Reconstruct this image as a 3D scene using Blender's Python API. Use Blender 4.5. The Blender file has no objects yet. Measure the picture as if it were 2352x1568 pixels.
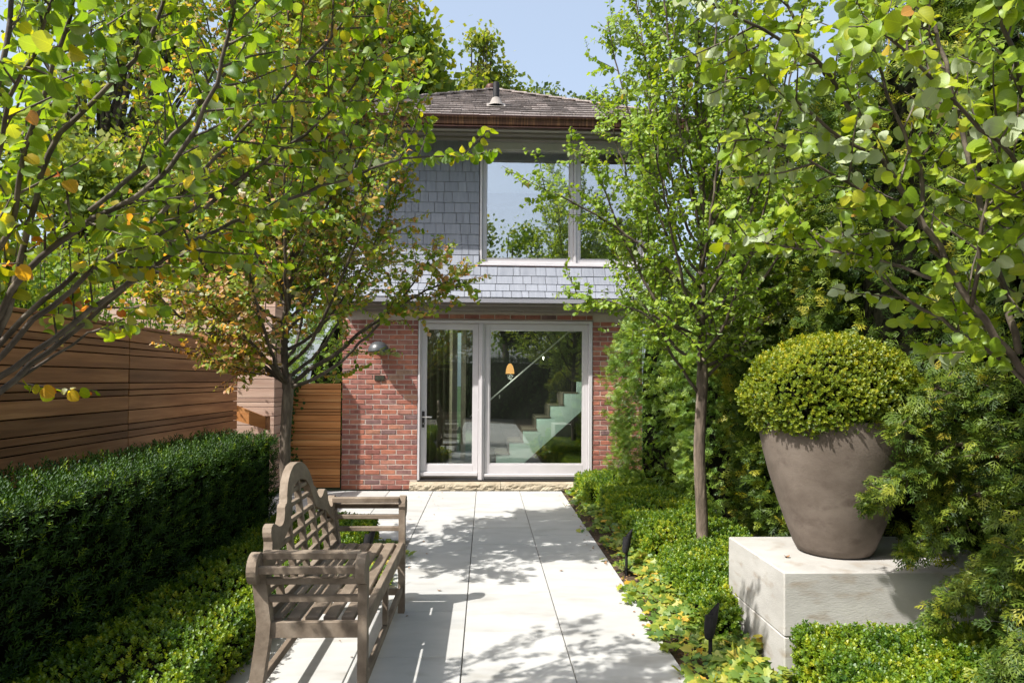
import bpy, math, random
import numpy as np
from mathutils import Vector, Matrix, Euler
R = math.radians
rng = np.random.default_rng(7)
random.seed(7)
S = bpy.context.scene
COL = S.collection

# ------------------------------------------------------------------ camera, sky, sun, exposure
cam_d = bpy.data.cameras.new('camera'); cam = bpy.data.objects.new('camera', cam_d); COL.objects.link(cam)
cam.location = (0, 0, 1.5)
cam.rotation_euler = Euler((R(91.0), R(-0.38), R(-2.2)), 'XYZ')
cam_d.sensor_width = 36; cam_d.lens = 24; cam_d.shift_y = 60 / 2352
cam_d.clip_start = 0.05; cam_d.clip_end = 600
S.camera = cam
SUN_DIR = Vector((0.70, 0.43, -1.0)).normalized()          # the way the light travels
elev = math.asin(-SUN_DIR.z)
w = bpy.data.worlds.new('World'); S.world = w; w.use_nodes = True
nt = w.node_tree; nt.nodes.clear()
out = nt.nodes.new('ShaderNodeOutputWorld'); bg = nt.nodes.new('ShaderNodeBackground')
sky = nt.nodes.new('ShaderNodeTexSky'); sky.sky_type = 'NISHITA'; sky.sun_disc = False
sky.sun_elevation = elev
sky.sun_rotation = math.atan2(-SUN_DIR.x, -SUN_DIR.y)
sky.air_density = 1.0; sky.dust_density = 4.5; sky.ozone_density = 0.8
bg.inputs['Strength'].default_value = 0.15
hz = nt.nodes.new('ShaderNodeMix'); hz.data_type = 'RGBA'; hz.inputs[0].default_value = 0.42; hz.inputs[7].default_value = (2.6, 2.95, 3.3, 1)
nt.links.new(sky.outputs[0], hz.inputs[6]); nt.links.new(hz.outputs[2], bg.inputs[0]); nt.links.new(bg.outputs[0], out.inputs[0])
sd = bpy.data.lights.new('sun', 'SUN'); sd.energy = 4.0; sd.angle = R(0.55); sd.color = (1.0, 0.96, 0.89)
so = bpy.data.objects.new('sun', sd); COL.objects.link(so)
so.rotation_euler = SUN_DIR.to_track_quat('-Z', 'Y').to_euler()
so.location = (-8, -5, 12)
S.view_settings.view_transform = 'Standard'; S.view_settings.look = 'None'
S.view_settings.exposure = 1.0; S.view_settings.gamma = 1
S.render.engine = 'CYCLES'
S.cycles.max_bounces = 8; S.cycles.diffuse_bounces = 4; S.cycles.glossy_bounces = 3
S.cycles.transmission_bounces = 5; S.cycles.transparent_max_bounces = 12
S.cycles.sample_clamp_indirect = 6; S.cycles.use_denoising = True

# ------------------------------------------------------------------ helpers
WLOC = {}
def wl(o): return WLOC.get(o.name, Vector((0, 0, 0)))
def thing(name, label, cat, loc=(0, 0, 0), group=None):
    o = bpy.data.objects.new(name, None); COL.objects.link(o); o.location = loc
    o.empty_display_size = .1
    o['label'] = label; o['category'] = cat
    if group: o['group'] = group
    WLOC[o.name] = Vector(loc); return o
def link(name, me, parent=None, loc=None, rot=None, scale=None, kind=None, label=None, cat=None, group=None):
    """me in local coordinates of the new object; loc in world"""
    o = bpy.data.objects.new(name, me); COL.objects.link(o)
    p = wl(parent) if parent else Vector((0, 0, 0))
    L = Vector(loc) if loc is not None else p
    o.location = L - p
    if rot is not None: o.rotation_euler = rot
    if scale is not None: o.scale = scale
    if parent: o.parent = parent
    if kind: o['kind'] = kind
    if label: o['label'] = label
    if cat: o['category'] = cat
    if group: o['group'] = group
    WLOC[o.name] = L
    return o
def mesh(name, V, F, mats=None, smooth=False, attrs=None, mi=None):
    me = bpy.data.meshes.new(name)
    V = np.asarray(V, dtype=np.float32)
    if isinstance(F, np.ndarray) and F.ndim == 2:
        k = F.shape[1]; n = len(F)
        me.vertices.add(len(V)); me.vertices.foreach_set('co', V.ravel())
        me.loops.add(n * k); me.loops.foreach_set('vertex_index', F.astype(np.int32).ravel())
        me.polygons.add(n)
        me.polygons.foreach_set('loop_start', np.arange(0, n * k, k, dtype=np.int32))
        me.update(calc_edges=True)
    else:
        me.from_pydata([tuple(map(float, v)) for v in V], [], [tuple(int(i) for i in f) for f in F])
    for m in (mats if isinstance(mats, (list, tuple)) else [mats] if mats else []): me.materials.append(m)
    if smooth: me.polygons.foreach_set('use_smooth', np.ones(len(me.polygons), dtype=bool))
    if mi is not None: me.polygons.foreach_set('material_index', np.asarray(mi, dtype=np.int32))
    for an, av in (attrs or {}).items():
        a = me.attributes.new(an, 'FLOAT_VECTOR', 'POINT'); a.data.foreach_set('vector', np.asarray(av, dtype=np.float32).ravel())
    me.update(); return me
def part(name, VF, mat, parent, smooth=False, kind=None, label=None, origin=None, attrs=None, cat=None, group=None):
    """VF in WORLD coordinates"""
    V, F = VF; V = np.asarray(V, dtype=np.float64)
    O = Vector(origin) if origin is not None else (wl(parent) if parent else Vector((0, 0, 0)))
    me = mesh(name, V - np.array(O), F, mat, smooth, attrs)
    return link(name, me, parent, O, kind=kind, label=label, cat=cat, group=group)
def cbox(c, s, ch=.003):
    """box with every edge chamfered; c centre, s size"""
    h = np.array(s) / 2.; ch = min(ch, *(h * .45)); V = []; idx = {}
    for sx in (-1, 1):
        for sy in (-1, 1):
            for sz in (-1, 1):
                g = np.array([sx, sy, sz])
                for ax in range(3):
                    p = h - ch; p = p.copy(); p[ax] = h[ax]
                    idx[(sx, sy, sz, ax)] = len(V); V.append(np.array(c) + g * p)
    F = []
    for ax in range(3):
        o = [a for a in range(3) if a != ax]
        for s_ in (-1, 1):
            q = []
            for (a, b) in ((-1, -1), (1, -1), (1, 1), (-1, 1)):
                k = [0, 0, 0]; k[ax] = s_; k[o[0]] = a; k[o[1]] = b; q.append(idx[(*k, ax)])
            F.append(q)
    for ax in range(3):           # edges parallel to ax
        o = [a for a in range(3) if a != ax]
        for a in (-1, 1):
            for b in (-1, 1):
                k0 = [0, 0, 0]; k0[o[0]] = a; k0[o[1]] = b; k1 = list(k0); k0[ax] = -1; k1[ax] = 1
                F.append([idx[(*k0, o[0])], idx[(*k0, o[1])], idx[(*k1, o[1])], idx[(*k1, o[0])]])
    for sx in (-1, 1):
        for sy in (-1, 1):
            for sz in (-1, 1): F.append([idx[(sx, sy, sz, 0)], idx[(sx, sy, sz, 1)], idx[(sx, sy, sz, 2)]])
    V = np.array(V); F2 = []; C = np.array(c)
    for f in F:
        P_ = V[f]; n = np.cross(P_[1] - P_[0], P_[2] - P_[0])
        F2.append(f if np.dot(n, P_.mean(0) - C) > 0 else f[::-1])
    return V, F2
def rect(x0, x1, y0, y1, z0, z1, ch=.003):
    return cbox(((x0 + x1) / 2, (y0 + y1) / 2, (z0 + z1) / 2), (abs(x1 - x0), abs(y1 - y0), abs(z1 - z0)), ch)
def join(*vfs):
    V = []; F = []; n = 0
    for v, f in vfs:
        V.append(np.asarray(v, dtype=float)); F += [[int(i) + n for i in q] for q in f]; n += len(v)
    return np.vstack(V), F
def bar(a, b, w_, t_, up=(0, 0, 1), ch=.003):
    """straight bar of section w_ (sideways) x t_ (along up) from a to b"""
    a = np.array(a, float); b = np.array(b, float); d = b - a; L = np.linalg.norm(d); d /= L
    s_ = np.cross(d, up); s_ /= np.linalg.norm(s_); u = np.cross(s_, d)
    V, F = cbox((0, 0, 0), (L, w_, t_), ch)
    M = np.column_stack([d, s_, u])
    if np.linalg.det(M) < 0: F = [f[::-1] for f in F]
    return V @ M.T + (a + b) / 2, F
def prism(poly, axis, a, b):
    """closed 2D outline extruded along axis ('x': outline is (y,z); 'y': outline is (x,z); 'z': (x,y))"""
    n = len(poly); V = []
    for t in (a, b):
        for p in poly:
            V.append((t, p[0], p[1]) if axis == 'x' else (p[0], t, p[1]) if axis == 'y' else (p[0], p[1], t))
    F = [[i, (i + 1) % n, n + (i + 1) % n, n + i] for i in range(n)]
    F.append(list(range(n))[::-1]); F.append(list(range(n, 2 * n)))
    return fix(np.array(V, float), F)
def fix(V, F):
    import bmesh
    bm = bmesh.new(); vs = [bm.verts.new(v) for v in V]
    for f in F:
        try: bm.faces.new([vs[i] for i in f])
        except ValueError: pass
    bmesh.ops.recalc_face_normals(bm, faces=bm.faces); bm.verts.index_update()
    F2 = [[v.index for v in f.verts] for f in bm.faces]; bm.free(); return V, F2
def tube(P, r, sides=8, cap=True):
    P = np.asarray(P, float); n = len(P); r = np.broadcast_to(np.asarray(r, float), (n,))
    T = np.gradient(P, axis=0); T /= np.linalg.norm(T, axis=1)[:, None] + 1e-9
    ref = np.array([0, 0, 1.]) if abs(T[0][2]) < .9 else np.array([1., 0, 0])
    V = []; u = np.cross(T[0], ref); u /= np.linalg.norm(u)
    a = np.linspace(0, 2 * np.pi, sides, endpoint=False)
    for i in range(n):
        u = u - T[i] * np.dot(u, T[i]); u /= np.linalg.norm(u) + 1e-9; v = np.cross(T[i], u)
        V.append(P[i] + r[i] * (np.cos(a)[:, None] * u + np.sin(a)[:, None] * v))
    V = np.vstack(V); F = []
    for i in range(n - 1):
        for j in range(sides):
            k = (j + 1) % sides; F.append([i * sides + j, i * sides + k, (i + 1) * sides + k, (i + 1) * sides + j])
    if cap: F.append(list(range(sides))[::-1]); F.append([(n - 1) * sides + j for j in range(sides)])
    return V, F
def lathe(prof, c, sides=32, jit=0):
    V = []; F = []; n = len(prof); a = np.linspace(0, 2 * np.pi, sides, endpoint=False)
    for (r, z) in prof: V.append(np.column_stack([c[0] + r * np.cos(a), c[1] + r * np.sin(a), np.full(sides, c[2] + z)]))
    V = np.vstack(V)
    for i in range(n - 1):
        for j in range(sides):
            k = (j + 1) % sides; F.append([i * sides + j, i * sides + k, (i + 1) * sides + k, (i + 1) * sides + j])
    return V, F
def nrm(a): return a / (np.linalg.norm(a, axis=-1, keepdims=True) + 1e-9)
def scatter(T, pos, xax, yax, zax, sc, rnd):
    """copies of template T=(V,F array) at frames; returns V,F,lp"""
    TV, TF = T; n = len(pos); k = len(TV)
    M = np.stack([xax, yax, zax], axis=2)                        # n,3,3 columns
    V = np.einsum('nij,kj->nki', M, TV) * sc[:, None, None] + pos[:, None, :]
    F = (TF[None] + (np.arange(n) * k)[:, None, None]).reshape(-1, TF.shape[1])
    lp = np.empty((n, k, 3), np.float32); lp[:, :, 0] = TV[None, :, 0]; lp[:, :, 1] = TV[None, :, 1]; lp[:, :, 2] = rnd[:, None]
    return V.reshape(-1, 3), F, lp.reshape(-1, 3)
def frames(d, n):
    """leaf frames: y along d, z normal n orthogonalised"""
    y = nrm(d); z = nrm(n - y * np.sum(n * y, axis=1, keepdims=True)); x = np.cross(y, z); return x, y, z

# ------------------------------------------------------------------ materials
def N(nt, t, **kw):
    n = nt.nodes.new(t)
    for k, v in kw.items(): setattr(n, k, v)
    return n
def base(name):
    m = bpy.data.materials.new(name); m.use_nodes = True; nt = m.node_tree; nt.nodes.clear()
    o = N(nt, 'ShaderNodeOutputMaterial'); return m, nt, o
def ramp(nt, stops, interp='LINEAR'):
    r = N(nt, 'ShaderNodeValToRGB'); cr = r.color_ramp; cr.interpolation = interp
    while len(cr.elements) < len(stops): cr.elements.new(.5)
    for e, (p, c) in zip(cr.elements, stops): e.position = p; e.color = (*c, 1)
    return r
def surf(name, stops, scale=4, stretch=(1, 1, 1), rough=.7, bump=.15, bscale=40, obj_var=.0, detail=6, metal=0, spec=.4, stops2=None, stain=None, bdist=.004, hue=0.):
    """mottled surface: noise ramp, per-object brightness, fine bump"""
    m, nt, o = base(name); L = nt.links.new
    p = N(nt, 'ShaderNodeBsdfPrincipled'); L(p.outputs[0], o.inputs[0])
    p.inputs['Roughness'].default_value = rough; p.inputs['Metallic'].default_value = metal
    p.inputs['Specular IOR Level'].default_value = spec
    tc = N(nt, 'ShaderNodeTexCoord'); oi = N(nt, 'ShaderNodeObjectInfo')
    vm = N(nt, 'ShaderNodeVectorMath', operation='MULTIPLY_ADD')
    cv = N(nt, 'ShaderNodeCombineXYZ')
    for k in range(3): L(oi.outputs['Random'], cv.inputs[k])
    mu = N(nt, 'ShaderNodeVectorMath', operation='SCALE'); mu.inputs['Scale'].default_value = 37.
    L(cv.outputs[0], mu.inputs[0])
    L(tc.outputs['Object'], vm.inputs[0]); vm.inputs[1].default_value = stretch; L(mu.outputs[0], vm.inputs[2])
    nz = N(nt, 'ShaderNodeTexNoise'); nz.inputs['Scale'].default_value = scale; nz.inputs['Detail'].default_value = detail
    nz.inputs['Roughness'].default_value = .6
    L(vm.outputs[0], nz.inputs['Vector'])
    r = ramp(nt, stops); L(nz.outputs['Fac'], r.inputs[0]); c = r.outputs[0]
    if stops2:                                  # per-object palette
        r2 = ramp(nt, stops2); L(oi.outputs['Random'], r2.inputs[0])
        mx = N(nt, 'ShaderNodeMix', data_type='RGBA', blend_type='MULTIPLY'); mx.inputs[0].default_value = 1
        L(c, mx.inputs[6]); L(r2.outputs[0], mx.inputs[7]); c = mx.outputs[2]
    if obj_var:
        hs = N(nt, 'ShaderNodeHueSaturation')
        mr = N(nt, 'ShaderNodeMapRange'); mr.inputs[3].default_value = 1 - obj_var; mr.inputs[4].default_value = 1 + obj_var
        L(oi.outputs['Random'], mr.inputs[0]); L(mr.outputs[0], hs.inputs['Value']); L(c, hs.inputs['Color']); c = hs.outputs[0]
    if stain:                                    # (scale, colour, low, high)
        n3 = N(nt, 'ShaderNodeTexNoise'); n3.inputs['Scale'].default_value = stain[0]; n3.inputs['Detail'].default_value = 8
        L(vm.outputs[0], n3.inputs['Vector'])
        r3 = ramp(nt, [(stain[2], (0, 0, 0)), (stain[3], (1, 1, 1))]); L(n3.outputs['Fac'], r3.inputs[0])
        mx = N(nt, 'ShaderNodeMix', data_type='RGBA'); L(r3.outputs[0], mx.inputs[0]); L(c, mx.inputs[6]); mx.inputs[7].default_value = (*stain[1], 1); c = mx.outputs[2]
    L(c, p.inputs['Base Color'])
    if bump:
        n2 = N(nt, 'ShaderNodeTexNoise'); n2.inputs['Scale'].default_value = bscale; n2.inputs['Detail'].default_value = 4
        L(vm.outputs[0], n2.inputs['Vector'])
        b = N(nt, 'ShaderNodeBump'); b.inputs['Strength'].default_value = bump; b.inputs['Distance'].default_value = bdist
        L(n2.outputs['Fac'], b.inputs['Height']); L(b.outputs[0], p.inputs['Normal'])
    return m
def leafmat(name, stops, under=None, trans=.35, gloss=.08, rough=.45, veins=False, tcol=(2.1, 1.9, .45)):
    m, nt, o = base(name); L = nt.links.new
    at = N(nt, 'ShaderNodeAttribute', attribute_name='lp'); sp = N(nt, 'ShaderNodeSeparateXYZ'); L(at.outputs['Vector'], sp.inputs[0])
    r = ramp(nt, stops); L(sp.outputs[2], r.inputs[0]); c = r.outputs[0]
    if veins:
        ab = N(nt, 'ShaderNodeMath', operation='ABSOLUTE'); L(sp.outputs[0], ab.inputs[0])
        mr = N(nt, 'ShaderNodeMapRange'); mr.inputs[1].default_value = .0; mr.inputs[2].default_value = .035; mr.inputs[3].default_value = 1; mr.inputs[4].default_value = 0
        L(ab.outputs[0], mr.inputs[0])
        ma = N(nt, 'ShaderNodeMath', operation='MULTIPLY_ADD'); L(ab.outputs[0], ma.inputs[0]); ma.inputs[1].default_value = -1.1; L(sp.outputs[1], ma.inputs[2])
        m2 = N(nt, 'ShaderNodeMath', operation='MULTIPLY'); L(ma.outputs[0], m2.inputs[0]); m2.inputs[1].default_value = 34
        sn = N(nt, 'ShaderNodeMath', operation='SINE'); L(m2.outputs[0], sn.inputs[0])
        m3 = N(nt, 'ShaderNodeMapRange'); m3.inputs[1].default_value = .85; m3.inputs[2].default_value = 1; m3.inputs[3].default_value = 0; m3.inputs[4].default_value = .55
        L(sn.outputs[0], m3.inputs[0])
        mxx = N(nt, 'ShaderNodeMath', operation='MAXIMUM'); L(mr.outputs[0], mxx.inputs[0]); L(m3.outputs[0], mxx.inputs[1])
        mv = N(nt, 'ShaderNodeMix', data_type='RGBA', blend_type='MULTIPLY'); mm = N(nt, 'ShaderNodeMath', operation='MULTIPLY'); L(mxx.outputs[0], mm.inputs[0]); mm.inputs[1].default_value = .75
        L(mm.outputs[0], mv.inputs[0]); L(c, mv.inputs[6]); mv.inputs[7].default_value = (1.5, 1.45, 1.3, 1); mv.clamp_result = False; c = mv.outputs[2]
    top = c
    if under:
        ge = N(nt, 'ShaderNodeNewGeometry'); mx = N(nt, 'ShaderNodeMix', data_type='RGBA')
        m4 = N(nt, 'ShaderNodeMath', operation='MULTIPLY'); L(ge.outputs['Backfacing'], m4.inputs[0]); m4.inputs[1].default_value = .72
        L(m4.outputs[0], mx.inputs[0]); L(c, mx.inputs[6]); mx.inputs[7].default_value = (*under, 1); c = mx.outputs[2]
    df = N(nt, 'ShaderNodeBsdfDiffuse'); tr = N(nt, 'ShaderNodeBsdfTranslucent'); gl = N(nt, 'ShaderNodeBsdfGlossy')
    gl.inputs['Roughness'].default_value = rough; gl.inputs['Color'].default_value = (.9, .95, 1, 1)
    L(c, df.inputs[0])
    tm = N(nt, 'ShaderNodeMix', data_type='RGBA', blend_type='MULTIPLY'); tm.inputs[0].default_value = 1; L(top, tm.inputs[6]); tm.inputs[7].default_value = (*tcol, 1)
    L(tm.outputs[2], tr.inputs[0])
    a = N(nt, 'ShaderNodeMixShader'); a.inputs[0].default_value = trans; L(df.outputs[0], a.inputs[1]); L(tr.outputs[0], a.inputs[2])
    b = N(nt, 'ShaderNodeMixShader'); b.inputs[0].default_value = gloss; L(a.outputs[0], b.inputs[1]); L(gl.outputs[0], b.inputs[2])
    L(b.outputs[0], o.inputs[0]); return m
def glassmat(name, refl, tint=(.85, .92, .9)):
    m, nt, o = base(name); L = nt.links.new
    t = N(nt, 'ShaderNodeBsdfTransparent'); t.inputs[0].default_value = (*tint, 1)
    g = N(nt, 'ShaderNodeBsdfGlossy'); g.inputs['Roughness'].default_value = .0; g.inputs['Color'].default_value = (1, 1, 1, 1)
    f = N(nt, 'ShaderNodeFresnel'); f.inputs[0].default_value = 1.5
    a = N(nt, 'ShaderNodeMath', operation='ADD'); L(f.outputs[0], a.inputs[0]); a.inputs[1].default_value = refl; a.use_clamp = True
    nz = N(nt, 'ShaderNodeTexNoise'); nz.inputs['Scale'].default_value = 1.6; bp = N(nt, 'ShaderNodeBump'); bp.inputs['Strength'].default_value = .05; bp.inputs['Distance'].default_value = .02
    tc = N(nt, 'ShaderNodeTexCoord'); L(tc.outputs['Object'], nz.inputs['Vector']); L(nz.outputs['Fac'], bp.inputs['Height']); L(bp.outputs[0], g.inputs['Normal'])
    x = N(nt, 'ShaderNodeMixShader'); L(a.outputs[0], x.inputs[0]); L(t.outputs[0], x.inputs[1]); L(g.outputs[0], x.inputs[2])
    L(x.outputs[0], o.inputs[0]); return m
def emis(name, col, st):
    m, nt, o = base(name); L = nt.links.new
    e = N(nt, 'ShaderNodeEmission'); e.inputs[0].default_value = (*col, 1); e.inputs[1].default_value = st; L(e.outputs[0], o.inputs[0]); return m

M = {}
M['slab'] = surf('pale_concrete', [(.25, (.345, .348, .342)), (.5, (.405, .405, .395)), (.75, (.45, .447, .432))], scale=1.9, stretch=(1, 2.2, 1), rough=.85, bump=.25, bscale=160, obj_var=.06, bdist=.002, stain=(2.6, (.29, .275, .245), .56, .84))
M['joint'] = surf('sand_joint', [(.3, (.10, .09, .075)), (.7, (.17, .155, .13))], scale=30, rough=.95, bump=.4)
M['block'] = surf('limestone_block', [(.25, (.29, .28, .26)), (.5, (.40, .39, .37)), (.75, (.47, .46, .44))], scale=2.2, stretch=(1, 1, 2.5), rough=.8, bump=.5, bscale=60, bdist=.003, stain=(6, (.25, .20, .145), .55, .80))
M['soil'] = surf('mulch_soil', [(.3, (.035, .022, .014)), (.55, (.085, .055, .036)), (.8, (.16, .12, .085))], scale=45, rough=.95, bump=1, bscale=70, bdist=.02)
M['ground'] = surf('lawn_ground', [(.3, (.03, .05, .015)), (.7, (.06, .09, .03))], scale=3, rough=.95, bump=.8, bscale=40, bdist=.02)
M['stone'] = surf('buff_sandstone', [(.3, (.26, .215, .15)), (.55, (.36, .31, .23)), (.8, (.44, .39, .30))], scale=5, rough=.9, bump=.7, bscale=40, bdist=.01, obj_var=.08)
M['mortar'] = surf('lime_mortar', [(.3, (.42, .35, .31)), (.7, (.50, .43, .38))], scale=20, rough=.95, bump=.5, bscale=90)
M['brick'] = surf('reclaimed_brick', [(.25, (.62, .54, .54)), (.5, (1.02, .94, .92)), (.78, (1.35, 1.2, 1.15))], scale=14, rough=.9, bump=.6, bscale=60, bdist=.006,
    stops2=[(0, (.16, .10, .10)), (.04, (.17, .115, .115)), (.09, (.28, .12, .095)), (.35, (.23, .10, .085)), (.5, (.36, .145, .095)), (.68, (.25, .115, .10)), (.8, (.33, .165, .125)), (.93, (.38, .15, .095)), (1, (.33, .22, .16))],
    stain=(6.0, (.36, .24, .21), .64, .95))
M['shingle'] = surf('grey_stained_shingle', [(.3, (.19, .205, .245)), (.7, (.245, .262, .305))], scale=3, stretch=(9, 1, 1), rough=.75, bump=.35, bscale=50, obj_var=.08)
M['shake'] = surf('cedar_shake', [(.3, (.17, .145, .135)), (.55, (.27, .235, .222)), (.8, (.37, .33, .315))], scale=5, stretch=(10, 1, 1), rough=.9, bump=.9, bscale=30, obj_var=.36, bdist=.008)
M['copper'] = surf('aged_copper', [(.3, (.045, .022, .014)), (.5, (.075, .036, .022)), (.66, (.17, .085, .04)), (.8, (.06, .03, .018))], scale=7, stretch=(6, .3, .3), rough=.45, metal=.55, bump=.1)
M['dcopper'] = surf('dark_copper_lip', [(.3, (.045, .022, .018)), (.7, (.09, .04, .03))], scale=7, rough=.5, metal=.4, bump=.1)
M['trim'] = surf('taupe_trim_paint', [(.3, (.25, .22, .21)), (.7, (.28, .25, .235))], scale=5, rough=.55, bump=.05)
M['soffit'] = surf('light_taupe_soffit', [(.3, (.42, .38, .35)), (.7, (.45, .41, .385))], scale=5, rough=.6, bump=.05)
M['flash'] = surf('dull_lead_flashing', [(.3, (.20, .18, .165)), (.7, (.30, .27, .245))], scale=12, rough=.7, bump=.2)
M['fascia'] = surf('grey_trim_paint', [(.3, (.24, .24, .27)), (.7, (.27, .27, .30))], scale=5, rough=.5, bump=.05)
M['frame'] = surf('pale_lilac_grey_paint', [(.3, (.50, .48, .50)), (.7, (.55, .53, .545))], scale=4, rough=.4, bump=.03)
M['dark'] = surf('dark_bronze_metal', [(.3, (.03, .028, .028)), (.7, (.045, .04, .04))], scale=8, rough=.45, bump=.05, metal=.3)
M['black'] = surf('matt_black_metal', [(.3, (.012, .012, .013)), (.7, (.02, .02, .022))], scale=12, rough=.6, bump=.1, spec=.15)
M['lampgrey'] = surf('dark_grey_enamel', [(.3, (.045, .05, .055)), (.7, (.06, .065, .07))], scale=9, rough=.35, bump=.05, spec=.6)
M['steel'] = surf('brushed_steel', [(.3, (.5, .5, .5)), (.7, (.62, .61, .6))], scale=9, rough=.3, bump=.03, metal=.9)
M['glass'] = glassmat('door_glass', .10, (.72, .80, .76)); M['glass_up'] = glassmat('coated_glass', .34, (.93, .96, .98))
M['int_dark'] = surf('interior_wall', [(.3, (.10, .095, .09)), (.7, (.13, .125, .12))], scale=2, rough=.9, bump=0)  # walls coloured dark to stand for the dimness of the room
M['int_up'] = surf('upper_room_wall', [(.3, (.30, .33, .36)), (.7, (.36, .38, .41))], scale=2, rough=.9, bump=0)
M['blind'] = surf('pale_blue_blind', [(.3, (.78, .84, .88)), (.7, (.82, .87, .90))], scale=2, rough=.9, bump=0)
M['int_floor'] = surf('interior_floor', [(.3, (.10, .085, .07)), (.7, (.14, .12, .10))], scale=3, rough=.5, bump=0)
M['stringer'] = surf('pale_aqua_plaster', [(.3, (.62, .78, .74)), (.7, (.68, .84, .80))], scale=2, rough=.8, bump=0)
M['tread'] = surf('taupe_stair_edge', [(.3, (.16, .14, .11)), (.7, (.22, .19, .15))], scale=6, rough=.8, bump=0)
M['curtain'] = surf('linen_curtain', [(.3, (.20, .17, .12)), (.7, (.28, .24, .18))], scale=6, stretch=(8, 8, .4), rough=.95, bump=.1)
M['shade'] = emis('lit_lamp_shade', (1.0, .46, .16), 1.1)
M['teak'] = surf('weathered_teak', [(.25, (.095, .070, .049)), (.5, (.19, .148, .11)), (.75, (.29, .238, .185))], scale=9, stretch=(1, .6, 1), rough=.8, bump=.6, bscale=55, obj_var=.10, bdist=.003, detail=9)
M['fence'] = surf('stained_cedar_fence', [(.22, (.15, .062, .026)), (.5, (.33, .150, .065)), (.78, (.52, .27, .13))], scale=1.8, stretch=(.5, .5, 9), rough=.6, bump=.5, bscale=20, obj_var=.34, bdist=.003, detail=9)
M['fence_lit'] = surf('sunlit_faded_boards', [(.25, (.33, .20, .15)), (.5, (.44, .30, .235)), (.75, (.52, .39, .32))], scale=1.6, stretch=(.5, .5, 9), rough=.7, bump=.35, bscale=20, obj_var=.13, bdist=.003, detail=9)  # weathered cedar with its sunlit tone put into the colour
M['gate'] = surf('orange_cedar_gate', [(.25, (.34, .125, .035)), (.5, (.52, .22, .07)), (.75, (.64, .33, .13))], scale=1.7, stretch=(.6, .6, 8), rough=.6, bump=.35, bscale=20, obj_var=.16, bdist=.003, detail=9)
M['bark'] = surf('grey_brown_bark', [(.3, (.045, .034, .026)), (.5, (.13, .10, .075)), (.72, (.30, .25, .19))], scale=16, stretch=(1, 1, .22), rough=.9, bump=1, bscale=38, bdist=.012, detail=8)
M['limb'] = surf('young_bark', [(.3, (.035, .026, .019)), (.5, (.075, .058, .043)), (.78, (.20, .165, .125))], scale=9, rough=.75, bump=.5, bscale=70, bdist=.004)
M['stem'] = surf('shrub_stem', [(.3, (.05, .04, .025)), (.7, (.11, .085, .055))], scale=14, rough=.9, bump=.2)
M['core'] = surf('dark_gap_shade', [(.3, (.004, .005, .003)), (.7, (.010, .010, .006))], scale=30, rough=1, bump=.8, bscale=50, spec=0)  # near-black, the shade inside foliage and behind board gaps put into colour
M['pot'] = surf('brown_stone_pot', [(.25, (.088, .068, .053)), (.5, (.135, .108, .088)), (.8, (.185, .152, .127))], scale=5, stretch=(1, 1, 1.3), rough=.85, bump=.45, bscale=70, bdist=.003, stain=(9, (.075, .055, .043), .56, .78))
M['plate'] = surf('dark_bronze_plate', [(.3, (.03, .03, .022)), (.7, (.05, .048, .034))], scale=30, rough=.6, bump=.2, metal=.3)
M['digit'] = surf('verdigris_digit', [(.3, (.085, .09, .06)), (.7, (.12, .125, .085))], scale=30, rough=.6, bump=.1, metal=.3)
G = lambda r, g, b: (r, g, b)
M['lf_nl'] = leafmat('katsura_leaf_turning', [(0, G(0.071, 0.146, 0.010)), (.3, G(0.116, 0.201, 0.012)), (.55, G(0.194, 0.268, 0.015)), (.74, G(0.310, 0.305, 0.020)), (.85, G(0.440, 0.293, 0.024)), (.93, G(0.517, 0.207, 0.024)), (1, G(0.362, 0.098, 0.024))], under=(.32, .34, .22), trans=.52, gloss=.02, veins=True)
M['lf_nr'] = leafmat('katsura_leaf_fresh', [(0, G(0.111, 0.192, 0.012)), (.4, G(0.173, 0.258, 0.014)), (.75, G(0.260, 0.324, 0.019)), (.93, G(0.396, 0.372, 0.036)), (1, G(0.445, 0.228, 0.060))], under=(.50, .55, .42), trans=.38, gloss=.025, veins=True)
M['lf_ml'] = leafmat('katsura_leaf_rust', [(0, G(0.088, 0.175, 0.015)), (.35, G(0.150, 0.237, 0.022)), (.55, G(0.250, 0.275, 0.037)), (.7, G(0.350, 0.237, 0.062)), (.85, G(0.425, 0.213, 0.100)), (1, G(0.500, 0.275, 0.175))], under=(.46, .42, .30), trans=.4, gloss=.02)
M['lf_mr'] = leafmat('katsura_leaf_green', [(0, G(0.108, 0.192, 0.018)), (.5, G(0.184, 0.282, 0.026)), (.9, G(0.293, 0.360, 0.036)), (1, G(0.382, 0.264, 0.072))], under=(.44, .50, .30), trans=.4, gloss=.02)
M['lf_yew'] = leafmat('yew_leaf', [(0, G(.012, .032, .006)), (.5, G(.030, .075, .009)), (.85, G(.075, .15, .014)), (1, G(.20, .29, .02))], trans=.2, gloss=.02, rough=.5)
M['lf_box'] = leafmat('box_leaf', [(0, G(.04, .10, .010)), (.4, G(.11, .20, .013)), (.8, G(.23, .31, .018)), (1, G(.38, .40, .03))], trans=.35, gloss=.03, rough=.45)
M['lf_ball'] = leafmat('ball_box_leaf', [(0, G(.05, .095, .008)), (.4, G(.125, .18, .012)), (.8, G(.24, .28, .018)), (1, G(.38, .36, .03))], trans=.32, gloss=.03, rough=.45)
M['lf_cedar'] = leafmat('cedar_frond', [(0, G(.020, .042, .008)), (.35, G(.045, .085, .012)), (.65, G(.10, .15, .018)), (.88, G(.19, .23, .024)), (.97, G(.28, .27, .03)), (1, G(.30, .14, .05))], trans=.22, gloss=.015)
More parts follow.
